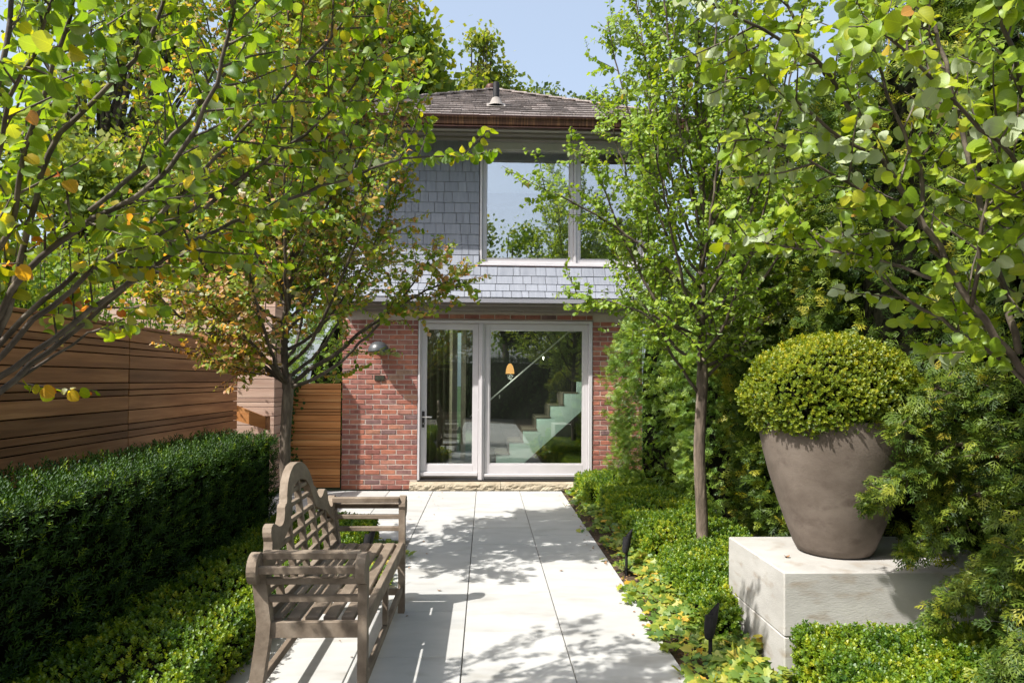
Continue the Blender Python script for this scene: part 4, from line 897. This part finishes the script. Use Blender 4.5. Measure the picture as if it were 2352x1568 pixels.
# limbs of the near left tree
NL = [([(-1.67, 2.2, 1.40), (-1.49, 2.15, 1.7), (-1.43, 2.13, 1.8), (-1.32, 2.11, 1.87), (-1.24, 2.09, 1.95), (-1.09, 2.06, 1.99), (-0.98, 2.04, 2.06), (-0.89, 2.01, 2.15), (-0.85, 2.0, 2.21), (-0.78, 1.97, 2.31), (-0.74, 1.95, 2.39), (-0.72, 1.93, 2.49), (-0.68, 1.9, 2.75)], .021),
 ([(-1.67, 2.2, 1.40), (-1.52, 2.25, 1.65), (-1.48, 2.27, 1.72), (-1.42, 2.29, 1.78), (-1.36, 2.32, 1.85), (-1.15, 2.38, 1.98), (-1.05, 2.41, 2.05), (-0.99, 2.43, 2.14), (-0.84, 2.47, 2.23), (-0.74, 2.5, 2.34), (-0.63, 2.53, 2.43), (-0.52, 2.56, 2.56), (-0.43, 2.6, 2.73)], .019),
 ([(-1.67, 2.2, 1.40), (-1.48, 2.26, 1.55), (-1.43, 2.3, 1.61), (-1.32, 2.38, 1.76), (-1.18, 2.46, 1.9), (-1.09, 2.5, 1.97), (-0.99, 2.55, 2.04), (-0.82, 2.62, 2.16), (-0.68, 2.68, 2.24), (-0.55, 2.72, 2.29), (-0.39, 2.78, 2.39), (-0.16, 2.85, 2.44), (0.0, 2.9, 2.46)], .019),
 ([(-1.67, 2.2, 1.39), (-1.53, 2.22, 1.43), (-1.48, 2.35, 1.58), (-1.41, 2.44, 1.68), (-1.31, 2.58, 1.86), (-1.2, 2.67, 1.96), (-1.05, 2.78, 2.04), (-0.88, 2.89, 2.17), (-0.68, 3.0, 2.24)], .020),
 ([(-1.67, 2.2, 1.40), (-1.53, 2.23, 1.44), (-1.51, 2.31, 1.51), (-1.47, 2.41, 1.6), (-1.41, 2.5, 1.66), (-1.33, 2.6, 1.7)], .012),
 ([(-1.67, 2.2, 1.40), (-1.47, 2.1, 1.71), (-1.42, 2.04, 1.86), (-1.34, 1.99, 1.98), (-1.27, 1.92, 2.14), (-1.19, 1.86, 2.26), (-1.1, 1.8, 2.37), (-1.05, 1.75, 2.45), (-0.99, 1.7, 2.6)], .02),
 ([(-1.67, 2.2, 1.40), (-1.42, 1.98, 1.82), (-1.3, 1.84, 2.03), (-1.22, 1.75, 2.13), (-1.08, 1.64, 2.25), (-1.01, 1.58, 2.29), (-0.93, 1.5, 2.35)], .018),
 ([(-1.67, 2.2, 1.40), (-1.51, 2.18, 1.61), (-1.41, 2.14, 1.91), (-1.37, 2.12, 2.02), (-1.35, 2.1, 2.14), (-1.27, 2.08, 2.24), (-1.21, 2.07, 2.3), (-1.06, 2.05, 2.41), (-0.97, 2.03, 2.53), (-0.94, 2.02, 2.6), (-0.91, 2.0, 2.8)], .022),
 ([(-1.67, 2.2, 1.40), (-1.47, 2.24, 1.67), (-1.4, 2.26, 1.73), (-1.25, 2.3, 1.88), (-1.03, 2.35, 2.13), (-0.9, 2.39, 2.31), (-0.79, 2.41, 2.44), (-0.65, 2.44, 2.62), (-0.52, 2.47, 2.78), (-0.45, 2.5, 2.95)], .018),
 ([(-1.67, 2.2, 1.40), (-1.71, 2.34, 1.74), (-1.77, 2.48, 2.06), (-1.74, 2.62, 2.42), (-1.64, 2.78, 2.83), (-1.58, 2.9, 3.3)], .022),
 ([(-1.67, 2.2, 1.41), (-1.8, 2.1, 2.0), (-1.95, 2.05, 2.6), (-2.0, 2.0, 3.2)], .02), ([(-1.67, 2.2, 1.41), (-1.55, 2.15, 2.1), (-1.45, 2.15, 2.8), (-1.4, 2.2, 3.5)], .022),
 ([(-1.67, 2.2, 1.41), (-1.9, 1.9, 1.8), (-2.3, 1.6, 2.3)], .018), ([(-1.67, 2.2, 1.41), (-1.5, 1.8, 1.9), (-1.6, 1.3, 2.5)], .018),
 ([(-1.3, 2.3, 1.95), (-1.15, 2.42, 2.2), (-1.05, 2.5, 2.5), (-.9, 2.6, 2.9)], .012), ([(-1.2, 2.1, 2.0), (-1.05, 2.2, 2.2), (-.85, 2.3, 2.55), (-.7, 2.35, 2.9)], .012),
 ([(-1.0, 2.45, 2.1), (-.8, 2.6, 2.35), (-.55, 2.75, 2.6), (-.28, 2.85, 2.72)], .011)]
NRr = [([(1.95, 2.22, 1.38), (1.83, 2.25, 1.53), (1.74, 2.26, 1.65), (1.65, 2.26, 1.76), (1.58, 2.27, 1.87), (1.55, 2.27, 1.97), (1.48, 2.27, 2.06), (1.42, 2.27, 2.15), (1.36, 2.28, 2.26), (1.3, 2.28, 2.34), (1.24, 2.29, 2.45), (1.19, 2.29, 2.51), (1.13, 2.29, 2.6), (1.1, 2.29, 2.65), (1.02, 2.3, 2.82), (0.99, 2.3, 2.95)], .022),
 ([(1.25, 2.3, 2.46), (1.15, 2.25, 2.55), (1.07, 2.21, 2.59), (0.88, 2.15, 2.62), (0.73, 2.08, 2.65), (0.66, 2.05, 2.67), (0.54, 2.0, 2.7)], .010),
 ([(1.35, 2.27, 2.25), (1.27, 2.26, 2.29), (1.15, 2.25, 2.35), (1.03, 2.23, 2.44), (0.95, 2.22, 2.49), (0.83, 2.21, 2.51), (0.77, 2.2, 2.48)], .009),
 ([(1.95, 2.22, 1.38), (1.93, 2.37, 1.88), (1.89, 2.45, 2.16), (1.83, 2.5, 2.34), (1.82, 2.55, 2.52), (1.79, 2.6, 2.76), (1.72, 2.65, 2.94), (1.67, 2.7, 3.2)], .020),
 ([(1.95, 2.22, 1.38), (1.77, 2.13, 1.84), (1.63, 2.01, 2.19), (1.49, 1.97, 2.23), (1.39, 1.93, 2.29), (1.28, 1.89, 2.35), (1.19, 1.85, 2.42), (1.04, 1.8, 2.47)], .016),
 ([(1.86, 2.2, 1.60), (1.84, 2.15, 1.9), (1.72, 2.09, 2.16), (1.64, 2.02, 2.39), (1.6, 1.99, 2.48), (1.54, 1.96, 2.56), (1.49, 1.93, 2.62), (1.42, 1.9, 2.8)], .02),
 ([(1.95, 2.22, 1.38), (1.84, 2.27, 1.51), (1.79, 2.3, 1.57), (1.69, 2.36, 1.68), (1.58, 2.41, 1.76), (1.51, 2.45, 1.84), (1.45, 2.48, 1.92), (1.41, 2.5, 1.95), (1.35, 2.53, 2.01), (1.27, 2.57, 2.07), (1.18, 2.6, 2.13)], .013),
 ([(1.58, 2.27, 1.84), (1.52, 2.34, 1.88), (1.46, 2.4, 1.93), (1.38, 2.45, 1.97), (1.28, 2.51, 1.99), (1.19, 2.57, 2.01), (1.09, 2.62, 2.03), (1.01, 2.67, 2.07), (0.95, 2.7, 2.05)], .009),
 ([(1.57, 2.28, 1.92), (1.41, 2.28, 2.05), (1.3, 2.27, 2.15), (1.19, 2.25, 2.17), (1.08, 2.24, 2.25), (0.97, 2.23, 2.29), (0.86, 2.21, 2.31), (0.76, 2.2, 2.28)], .010),
 ([(1.65, 2.26, 1.76), (1.64, 2.2, 1.9), (1.59, 2.15, 2.04), (1.64, 2.11, 2.14), (1.58, 2.05, 2.28), (1.6, 2.0, 2.4)], .010),
 ([(1.5, 2.3, 2.03), (1.52, 2.29, 2.19), (1.43, 2.27, 2.33), (1.36, 2.25, 2.44), (1.3, 2.23, 2.61), (1.22, 2.22, 2.73), (1.17, 2.2, 2.85)], .011),
 ([(1.95, 2.22, 1.38), (2.0, 2.2, 2.0), (2.1, 2.1, 2.7), (2.1, 2.1, 3.4)], .02), ([(1.95, 2.22, 1.38), (2.1, 2.0, 1.8), (2.5, 1.8, 2.4)], .018), ([(1.95, 2.22, 1.38), (1.9, 1.8, 1.9), (1.9, 1.4, 2.5)], .018), ([(1.85, 2.3, 1.6), (1.75, 2.4, 2.3), (1.6, 2.4, 2.9), (1.5, 2.4, 3.5)], .018)]
def radial(bx, by, z0, n, rmax, h_, seed, low=()):
    r = np.random.default_rng(seed); L_ = []
    for i in range(n):
        az = i * 2.399 + r.uniform(-.25, .25); f = i / (n - 1); zf = z0 + (.62 * f ** 1.2) * h_ * .55
        reach = rmax * (1 - .55 * f ** 1.6) * r.uniform(.85, 1.1); top = zf + h_ * (.25 + .45 * f) * r.uniform(.85, 1.1); pts = []
        for t in np.linspace(0, 1, 9): rr = reach * (t ** .78); pts.append((bx + rr * math.cos(az), by + rr * math.sin(az), zf + (top - zf) * t ** 1.25 + r.normal(0, .015)))
        L_.append((pts, .0145 - .005 * f))
    lead = [(bx, by, z0 - .05)] + [(bx + r.normal(0, .02), by + r.normal(0, .02), z0 + h_ * t) for t in np.linspace(.1, 1.02, 10)]; L_.append((lead, .028)); L_ += list(low); return L_
redn = lambda P_: .38 * np.clip((2.2 - P_[:, 2]) / .8, 0, 1) * (P_[:, 0] < -.3) + .12 * (rng.random(len(P_)) < .25) - .08
G1 = 'katsura trees lining the path'
(katsura('near left katsura tree with green and yellowing round leaves reaching over the bench', (-1.68, 2.2), 1.40, .05, NL, .0355, .027, (.16, .44), .062, M['lf_nl'], TK, G1, sub=False, lscale=.48, red=redn, min_y=1.05)[1])
NJ[0] = .75
(katsura('near right katsura tree with fresh lime leaves in front of the cedars', (1.96, 2.2), 1.38, .05, NRr, .041, .030, (.16, .42), .066, M['lf_nr'], TK, G1, sub=False, lscale=.58, red=lambda P_: .12 * (rng.random(len(P_)) < .2), min_y=1.2)[1])
NJ[0] = .5
ML = radial(-1.55, 5.4, 1.42, 30, 1.22, 4.2, 11, low=[([(-1.53, 5.4, 1.42), (-1.40, 5.38, 1.57), (-1.28, 5.36, 1.61), (-1.12, 5.33, 1.72), (-.98, 5.3, 1.85), (-.80, 5.27, 1.97), (-.5, 5.2, 2.15), (-.15, 5.1, 2.3)], .018), ([(-1.55, 5.4, 1.45), (-1.75, 5.3, 1.62), (-2.0, 5.2, 1.78), (-2.3, 5.1, 1.98), (-2.5, 5.1, 2.2)], .015), ([(-1.55, 5.38, 1.45), (-1.7, 5.2, 1.7), (-1.95, 5.0, 2.0), (-2.2, 4.9, 2.4)], .014), ([(-1.55, 5.4, 1.5), (-1.9, 5.5, 1.55), (-2.3, 5.5, 1.68)], .008)])
(katsura('far left katsura tree with rusty turning leaves in front of the house', (-1.55, 5.4), 1.42, .045, ML, .038, .026, (.26, .60), .060, M['lf_ml'], TSS, G1, sub=True, red=lambda P_: .26 * np.clip((2.4 - P_[:, 2]) / .9, 0, 1) * (P_[:, 0] < -1.35) + .25 * (rng.random(len(P_)) < .30) - .03)[1])
MR = radial(1.72, 5.4, 1.62, 26, 1.0, 4.3, 23, low=[([(1.70, 5.4, 1.40), (1.55, 5.35, 1.60), (1.42, 5.3, 1.75), (1.35, 5.25, 1.95), (1.15, 5.2, 2.05), (.85, 5.15, 2.12)], .013), ([(1.72, 5.4, 1.85), (1.4, 5.35, 1.98), (1.0, 5.3, 2.1), (.62, 5.25, 2.18)], .012), ([(1.72, 5.4, 2.1), (1.3, 5.3, 2.5), (.8, 5.2, 2.8), (.33, 5.1, 2.98)], .014), ([(1.73, 5.4, 1.48), (1.9, 5.4, 1.68), (2.1, 5.4, 1.9), (2.45, 5.3, 2.1)], .012), ([(1.72, 5.4, 1.5), (1.68, 5.3, 1.8), (1.6, 5.2, 2.1)], .010)])
(katsura('far right katsura tree with light green leaves in front of the house', (1.72, 5.4), 1.60, .048, MR, .038, .027, (.26, .56), .084, M['lf_mr'], TSS, G1, sub=True, red=lambda P_: .1 * (rng.random(len(P_)) < .15))[1])

# cedars along the right
def cedar(label, cx, cy, h_, rad, n, mat=None, sprays=(.09, .15), ncore=1, z0=.05, group='cedars screening the right side', face=215):
    o = thing('cedar_tree', label, 'cedar', (cx, cy, 0), group)
    part('trunk', tube([(cx, cy, -.05), (cx, cy, h_ * .5), (cx, cy, h_ * .96)], [.07, .05, .012], 8), M['bark'], o)
    u = rng.random(n) ** .9; th = np.where(rng.random(n) < .88, R(face) + rng.uniform(-1.75, 1.75, n), rng.random(n) * 2 * np.pi); P_ = np.zeros((n, 3))
    prf = lambda t: np.clip(1.02 - .12 * np.abs(t - .35) - np.clip((t - .62) / .40, 0, 1) ** 1.8 * .9, .02, 1) * np.clip(.72 + t * 2, 0, 1)
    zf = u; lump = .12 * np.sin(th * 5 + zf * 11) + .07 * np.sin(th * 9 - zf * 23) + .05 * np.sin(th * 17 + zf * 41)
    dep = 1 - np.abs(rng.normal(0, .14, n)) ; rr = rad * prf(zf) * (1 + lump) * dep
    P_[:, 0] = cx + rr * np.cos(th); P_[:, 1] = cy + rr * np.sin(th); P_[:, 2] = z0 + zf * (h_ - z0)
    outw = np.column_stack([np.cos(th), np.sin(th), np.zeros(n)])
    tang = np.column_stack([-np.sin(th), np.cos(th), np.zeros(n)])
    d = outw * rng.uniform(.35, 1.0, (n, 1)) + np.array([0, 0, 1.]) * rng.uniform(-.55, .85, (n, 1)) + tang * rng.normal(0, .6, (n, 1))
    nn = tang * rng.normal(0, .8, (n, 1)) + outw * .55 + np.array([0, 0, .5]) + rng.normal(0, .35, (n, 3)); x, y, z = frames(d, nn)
    rnd = np.clip(rng.beta(2, 2.2, n) + .9 * lump + (dep - .93) * 1.5, 0, .97) + (rng.random(n) < .012) * .2; rnd = np.clip(rnd, 0, 1)  # recessed and inner fronds get darker colour, standing for shade in the gaps
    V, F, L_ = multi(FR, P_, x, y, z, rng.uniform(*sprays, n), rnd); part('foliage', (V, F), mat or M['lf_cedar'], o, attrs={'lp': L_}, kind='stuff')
    ts = np.linspace(0, 1, 14); part('shaded_branch_core', lathe([(max(.001, rad * .58 * float(prf(np.array(t)))), z0 + t * (h_ - .25)) for t in ts], (cx, cy, 0), 20), M['core'], o)  # inner body painted near-black so gaps between fronds read as deep shade
    # bare sticks near the outside
    tb = []
    for k in range(26):
        i = rng.integers(0, n); a_ = P_[i] - outw[i] * .25; b_ = P_[i] + np.array([0, 0, rng.uniform(-.1, .15)]) + outw[i] * .03; m_ = (a_ + b_) / 2 + rng.normal(0, .03, 3); tb.append(tube([a_, m_, b_], [.006, .004, .0015], 4, False))
    part('sticks', join(*tb), M['stem'], o, kind='stuff'); return o
cedar('bright green cedar closest to the house, beside the brick wall', 2.35, 8.15, 2.85, .78, 5400, M['lf_cedarb'], (.075, .125))
cedar('green cedar behind the far right trunk, second from the house', 2.78, 7.0, 2.75, .80, 4600, M['lf_cedarb'], (.08, .13))
cedar('dark cedar behind the boxwood ball, left of the pot', 3.02, 5.75, 3.1, .86, 5200, None, (.08, .14))
cedar('tall yellow green cedar rising behind the stone pot', 3.12, 4.45, 4.7, .92, 7200, None, (.07, .12))
cedar('tallest cedar at the right edge of the garden', 3.20, 3.05, 5.2, .92, 6800, None, (.065, .11))
# drooping side branches of the cedar over the pot and the plinth
def branch(label, start, tip, n, spread, sc=(.08, .14)):
    o = thing('cedar_branch', label, 'cedar branch', start); Q, t = resample3([start, tuple((np.array(start) + np.array(tip)) / 2 + np.array([0, 0, .10])), tip], .05)
    part('stem', tube(Q, np.linspace(.014, .003, len(Q)), 6), M['stem'], o); k = rng.integers(0, len(Q), n); P_ = Q[k] + rng.normal(0, spread, (n, 3)) * np.array([1, 1, .9]) * (1.15 - k / len(Q))[:, None]
    dr = nrm(np.array(tip) - np.array(start)); d = dr * .9 + rng.normal(0, .55, (n, 3)) + np.array([0, 0, -.15]); x, y, z = frames(d, np.array([-.35, -.4, .8]) + rng.normal(0, .4, (n, 3)))
    V, F, L_ = multi(FR, P_, x, y, z, rng.uniform(*sc, n), np.clip(rng.beta(2.4, 1.8, n), 0, 1)); part('foliage', (V, F), M['lf_cedar'], o, attrs={'lp': L_}, kind='stuff')
    tb = []
    for i in rng.choice(n, min(n, 40)): q = Q[k[i]]; tb.append(tube([q, (q + P_[i]) / 2 + rng.normal(0, .01, 3), P_[i]], [.004, .003, .0015], 4, False))
    part('side_twigs', join(*tb), M['stem'], o, kind='stuff'); return o
branch('upper cedar branch drooping over the right side of the box ball', (2.75, 3.65, 1.55), (1.98, 3.22, 1.27), 380, .12, (.06, .11))
branch('cedar branch hanging across the right side of the stone pot', (2.75, 3.5, 1.22), (1.84, 3.18, .93), 460, .10, (.06, .10))
branch('cedar branch hanging low beside the foot of the pot', (2.75, 3.5, .95), (2.04, 3.22, .68), 380, .10, (.06, .10))
branch('cedar branch lying over the right end of the plinth', (2.8, 3.2, .62), (2.06, 3.05, .44), 420, .10, (.06, .10))
branch('big cedar spray at the bottom right over the box hedge', (2.75, 2.7, .62), (2.0, 2.62, .34), 420, .12, (.06, .11))
branch('cedar spray at the right edge above the box hedge', (2.7, 2.95, .95), (2.16, 2.8, .66), 420, .13, (.06, .11))

# background trees
def clumps(n, rad, ln, m=14): return [T_clump(rng, m, rad, ln) for _ in range(3)]
def bigtree(name, label, base_, trunk_r, blobs, n, mat, rad=.35, ln=.14, m=10, group=None, fork=None, fill=.5):
    o = thing(name, label, 'tree', base_, group); bx, by, _ = base_; zt = min(b[2] for b in blobs)
    part('trunk', tube([(bx, by, -.1), (bx + .1, by, zt * .5), (bx, by, zt)], [trunk_r, trunk_r * .8, trunk_r * .55], 10), M['bark'], o, smooth=True)
    Ps = []; Ns = []; vol = np.array([b[3] * b[4] * b[5] for b in blobs]) ** .67; tb = []
    for b, v in zip(blobs, vol / vol.sum()):
        k = max(20, int(n * v)); D = nrm(rng.normal(size=(k, 3))); rr = rng.random(k) ** fill; rr = rr * (1 + .18 * np.sin(D[:, 0] * 6 + b[0]) * np.sin(D[:, 2] * 7 + b[1]))
        Ps.append(np.array(b[:3]) + D * np.array(b[3:6]) * rr[:, None]); Ns.append(D)
        for q in range(7):
            e = np.array(b[:3]) + D[q] * np.array(b[3:6]) * .85; s_ = np.array([bx, by, zt * .9]); mid = (s_ + e) / 2 + rng.normal(0, .2, 3); tb.append(tube(resample3([s_, mid, e], .5)[0], np.linspace(trunk_r * .35, .015, len(resample3([s_, mid, e], .5)[0])), 5, False))
    part('boughs', join(*tb), M['limb'], o)
    P_ = np.vstack(Ps); k = len(P_); q = rng.normal(size=(k, 3)); x, y, z = frames(q, rng.normal(size=(k, 3)) + [0, 0, .6])
    V, F, L_ = multi(clumps(3, rad, ln, m), P_, x, y, z, rng.uniform(.7, 1.3, k), np.clip(rng.beta(2, 2, k) + .15 * np.vstack(Ns)[:, 2], 0, 1))
    part('crown', (V, F), mat, o, attrs={'lp': L_}, kind='stuff'); return o
def blobs(cx, cy, cz, rx, ry, rz, k, br, seed):
    r = np.random.default_rng(seed); out = []
    for i in range(k):
        d = nrm(r.normal(size=3)) * r.random() ** .4; s_ = br * r.uniform(.7, 1.3); out.append((cx + d[0] * rx, cy + d[1] * ry, cz + d[2] * rz, s_, s_, s_ * .8))
    return out
bigtree('maple_tree', 'large dark green maple rising behind the left of the roof', (-3.9, 18.5, 0), .28, blobs(-3.7, 18.5, 9.8, 2.7, 2.0, 3.2, 20, 1.1, 3), 4600, M['lf_maple'], .45, .20, 11)
bigtree('pale_tree', 'light yellow green airy tree behind the roof vent pipe', (-.6, 22, 0), .18, blobs(-1.2, 22, 10.6, 1.9, 1.5, 3.0, 26, .48, 5) + blobs(.1, 22, 9.7, 1.5, .8, 1.9, 22, .34, 6), 1700, M['lf_pale'], .40, .17, 11, fill=.6)
bigtree('sparse_tree', 'thin wispy grey green tree behind the right slope of the roof', (3.6, 24, 0), .14, blobs(3.3, 24, 10.6, 2.2, .8, 1.3, 26, .30, 7), 480, M['lf_blue'], .42, .15, 9, fill=.6)
bigtree('willow_tree', 'feathery pale willow far behind the fence at the left', (-9.5, 17, 0), .25, blobs(-8.8, 17, 8.3, 3.2, 1.5, 3.2, 14, .75, 8), 1300, M['lf_pale'], .42, .13, 10, fill=.6)
bigtree('garden_tree', 'dark green tree behind the fence at the far left edge', (-12.5, 15, 0), .22, blobs(-12.2, 15, 4.8, 2.8, 1.2, 2.2, 14, .9, 9), 1900, M['lf_maple'], .40, .16, 10)
bigtree('garden_tree', 'green tree between the pale slatted wall and the house', (-4.6, 13.5, 0), .2, blobs(-4.9, 13.5, 4.3, 2.3, 1.2, 1.9, 14, .8, 10), 2500, M['lf_shrub'], .34, .13, 10)
bigtree('garden_tree', 'bright mid height tree beyond the slatted wall', (-8.0, 13.0, 0), .2, blobs(-7.6, 13, 3.8, 2.0, 1.2, 1.7, 12, .75, 12), 1800, M['lf_pale'], .34, .13, 10)
bigtree('garden_tree', 'green tree to the right of the house behind the cedars', (5.2, 12.5, 0), .2, blobs(5.0, 12.5, 3.9, 1.9, 1.2, 1.6, 14, .75, 13), 2200, M['lf_shrub'], .34, .13, 10)
bigtree('garden_tree', 'bluish tree high behind the far right katsura', (7.8, 17, 0), .22, blobs(7.6, 17, 7.0, 1.9, 1.5, 1.6, 12, .8, 14), 1300, M['lf_blue'], .42, .16, 10)
bigtree('garden_tree', 'dense tree at the right behind the tall cedars', (9.0, 11, 0), .25, blobs(8.6, 11, 5.2, 2.4, 1.5, 3.2, 16, .95, 15), 2200, M['lf_maple'], .40, .16, 10)
cedar('cedar peeping over the low orange gate', -2.25, 10.6, 2.6, .75, 1700, M['lf_cedarb'], (.11, .18), group='cedars behind the gate', face=270)
# thicket of upright shrubs beyond the fence
for i, (x_, y_, h_) in enumerate([(-3.75, 4.1, 2.75), (-4.1, 5.0, 2.95), (-3.8, 5.9, 2.65), (-4.2, 6.8, 2.85), (-3.75, 7.6, 2.55), (-4.6, 5.6, 3.1), (-3.9, 3.2, 2.9)]):
    lab = ['leafy upright shrub above the fence at the picture edge', 'tall leafy shrub above the left fence panel', 'leafy shrub above the fence panel joint', 'leafy shrub left of the pale slatted wall', 'small leafy shrub against the pale slatted wall', 'tallest leafy shrub behind the fence', 'leafy shrub behind the nearest fence panel'][i]
    o = thing('tall_shrub', lab, 'shrub', (x_, y_, 0), 'upright shrubs beyond the fence'); tb = []; Ps = []
    for k in range(26):
        a_ = rng.random() * 6.28; r1 = rng.random() * .3; r2 = r1 + rng.random() * .32; hh = h_ * rng.uniform(.72, 1.05); p0 = np.array([x_ + r1 * math.cos(a_), y_ + r1 * math.sin(a_), 0]); p1 = np.array([x_ + r2 * math.cos(a_), y_ + r2 * math.sin(a_) * 1.5, hh])
        tb.append(tube([p0, (p0 + p1) / 2 + rng.normal(0, .02, 3), p1], [.009, .007, .003], 4, False)); t = rng.uniform(.45, 1, 34); Ps.append(p0 + (p1 - p0) * t[:, None] + rng.normal(0, .09, (34, 3)))
    part('stems', join(*tb), M['stem'], o, kind='stuff'); P_ = np.vstack(Ps); k = len(P_); x, y, z = frames(rng.normal(size=(k, 3)), rng.normal(size=(k, 3)) + [0, 0, .8])
    V, F, L_ = multi([T_clump(rng, 6, .07, .042) for _ in range(3)], P_, x, y, z, rng.uniform(.8, 1.3, k), rng.beta(2, 2, k)); part('foliage', (V, F), M['lf_shrub'], o, attrs={'lp': L_}, kind='stuff')
# climber by the gate
o = thing('climbing_vine', 'thin dark climber growing up between the slatted wall and the gate', 'vine', (-2.62, 9.2, 0))
Q = np.column_stack([-2.60 + .05 * np.sin(np.linspace(0, 9, 30)), np.full(30, 9.15), np.linspace(0, 1.5, 30)]); part('stem', tube(Q, .006, 5), M['stem'], o)
k = 420; i_ = rng.integers(0, 30, k); P_ = Q[i_] + rng.normal(0, .05, (k, 3)); x, y, z = frames(rng.normal(size=(k, 3)), rng.normal(size=(k, 3)) + [0, -1, .3]); V, F, L_ = scatter(TS, P_, x, y, z, rng.uniform(.03, .05, k), rng.beta(2, 3, k))
part('foliage', (V, F), M['lf_yew'], o, attrs={'lp': L_}, kind='stuff')

# the garden behind the camera, mirrored in the glass
bigtree('garden_tree', 'tree at the back of the garden on the left', (-3.5, -9, 0), .2, blobs(-1.2, -9, 6.2, 2.6, 1.2, 3.0, 14, .9, 31), 1900, M['lf_maple'], .36, .15, 9)
bigtree('garden_tree', 'tree at the back of the garden in the middle', (.8, -11, 0), .2, blobs(2.6, -11, 5.2, 2.4, 1.2, 2.8, 14, .9, 32), 1800, M['lf_shrub'], .36, .15, 9)
bigtree('garden_tree', 'tree at the back of the garden on the right', (5.0, -9, 0), .2, blobs(5.0, -9, 4.6, 2.4, 1.2, 2.4, 14, .9, 33), 1500, M['lf_maple'], .36, .15, 9)
clipped('back_hedge', [(3000, (-3.0, -8.4, 0), (6, -7.6, 2.2), .1, ('+z', '+y'))], M['lf_yew'], YEWS, 'hedge closing the garden behind the viewpoint', 'hedge', (1, -8, 0), sc=(2.4, 4.0), up=.8, amp=.03, jit=.05)
cedar('cedar behind the viewpoint on the right', 3.1, -.2, 3.2, .9, 1300, None, (.2, .3), group='cedars behind the viewpoint', face=150)
cedar('cedar further behind the viewpoint on the right', 3.1, -2.6, 3.2, .9, 1300, None, (.2, .3), group='cedars behind the viewpoint', face=150)
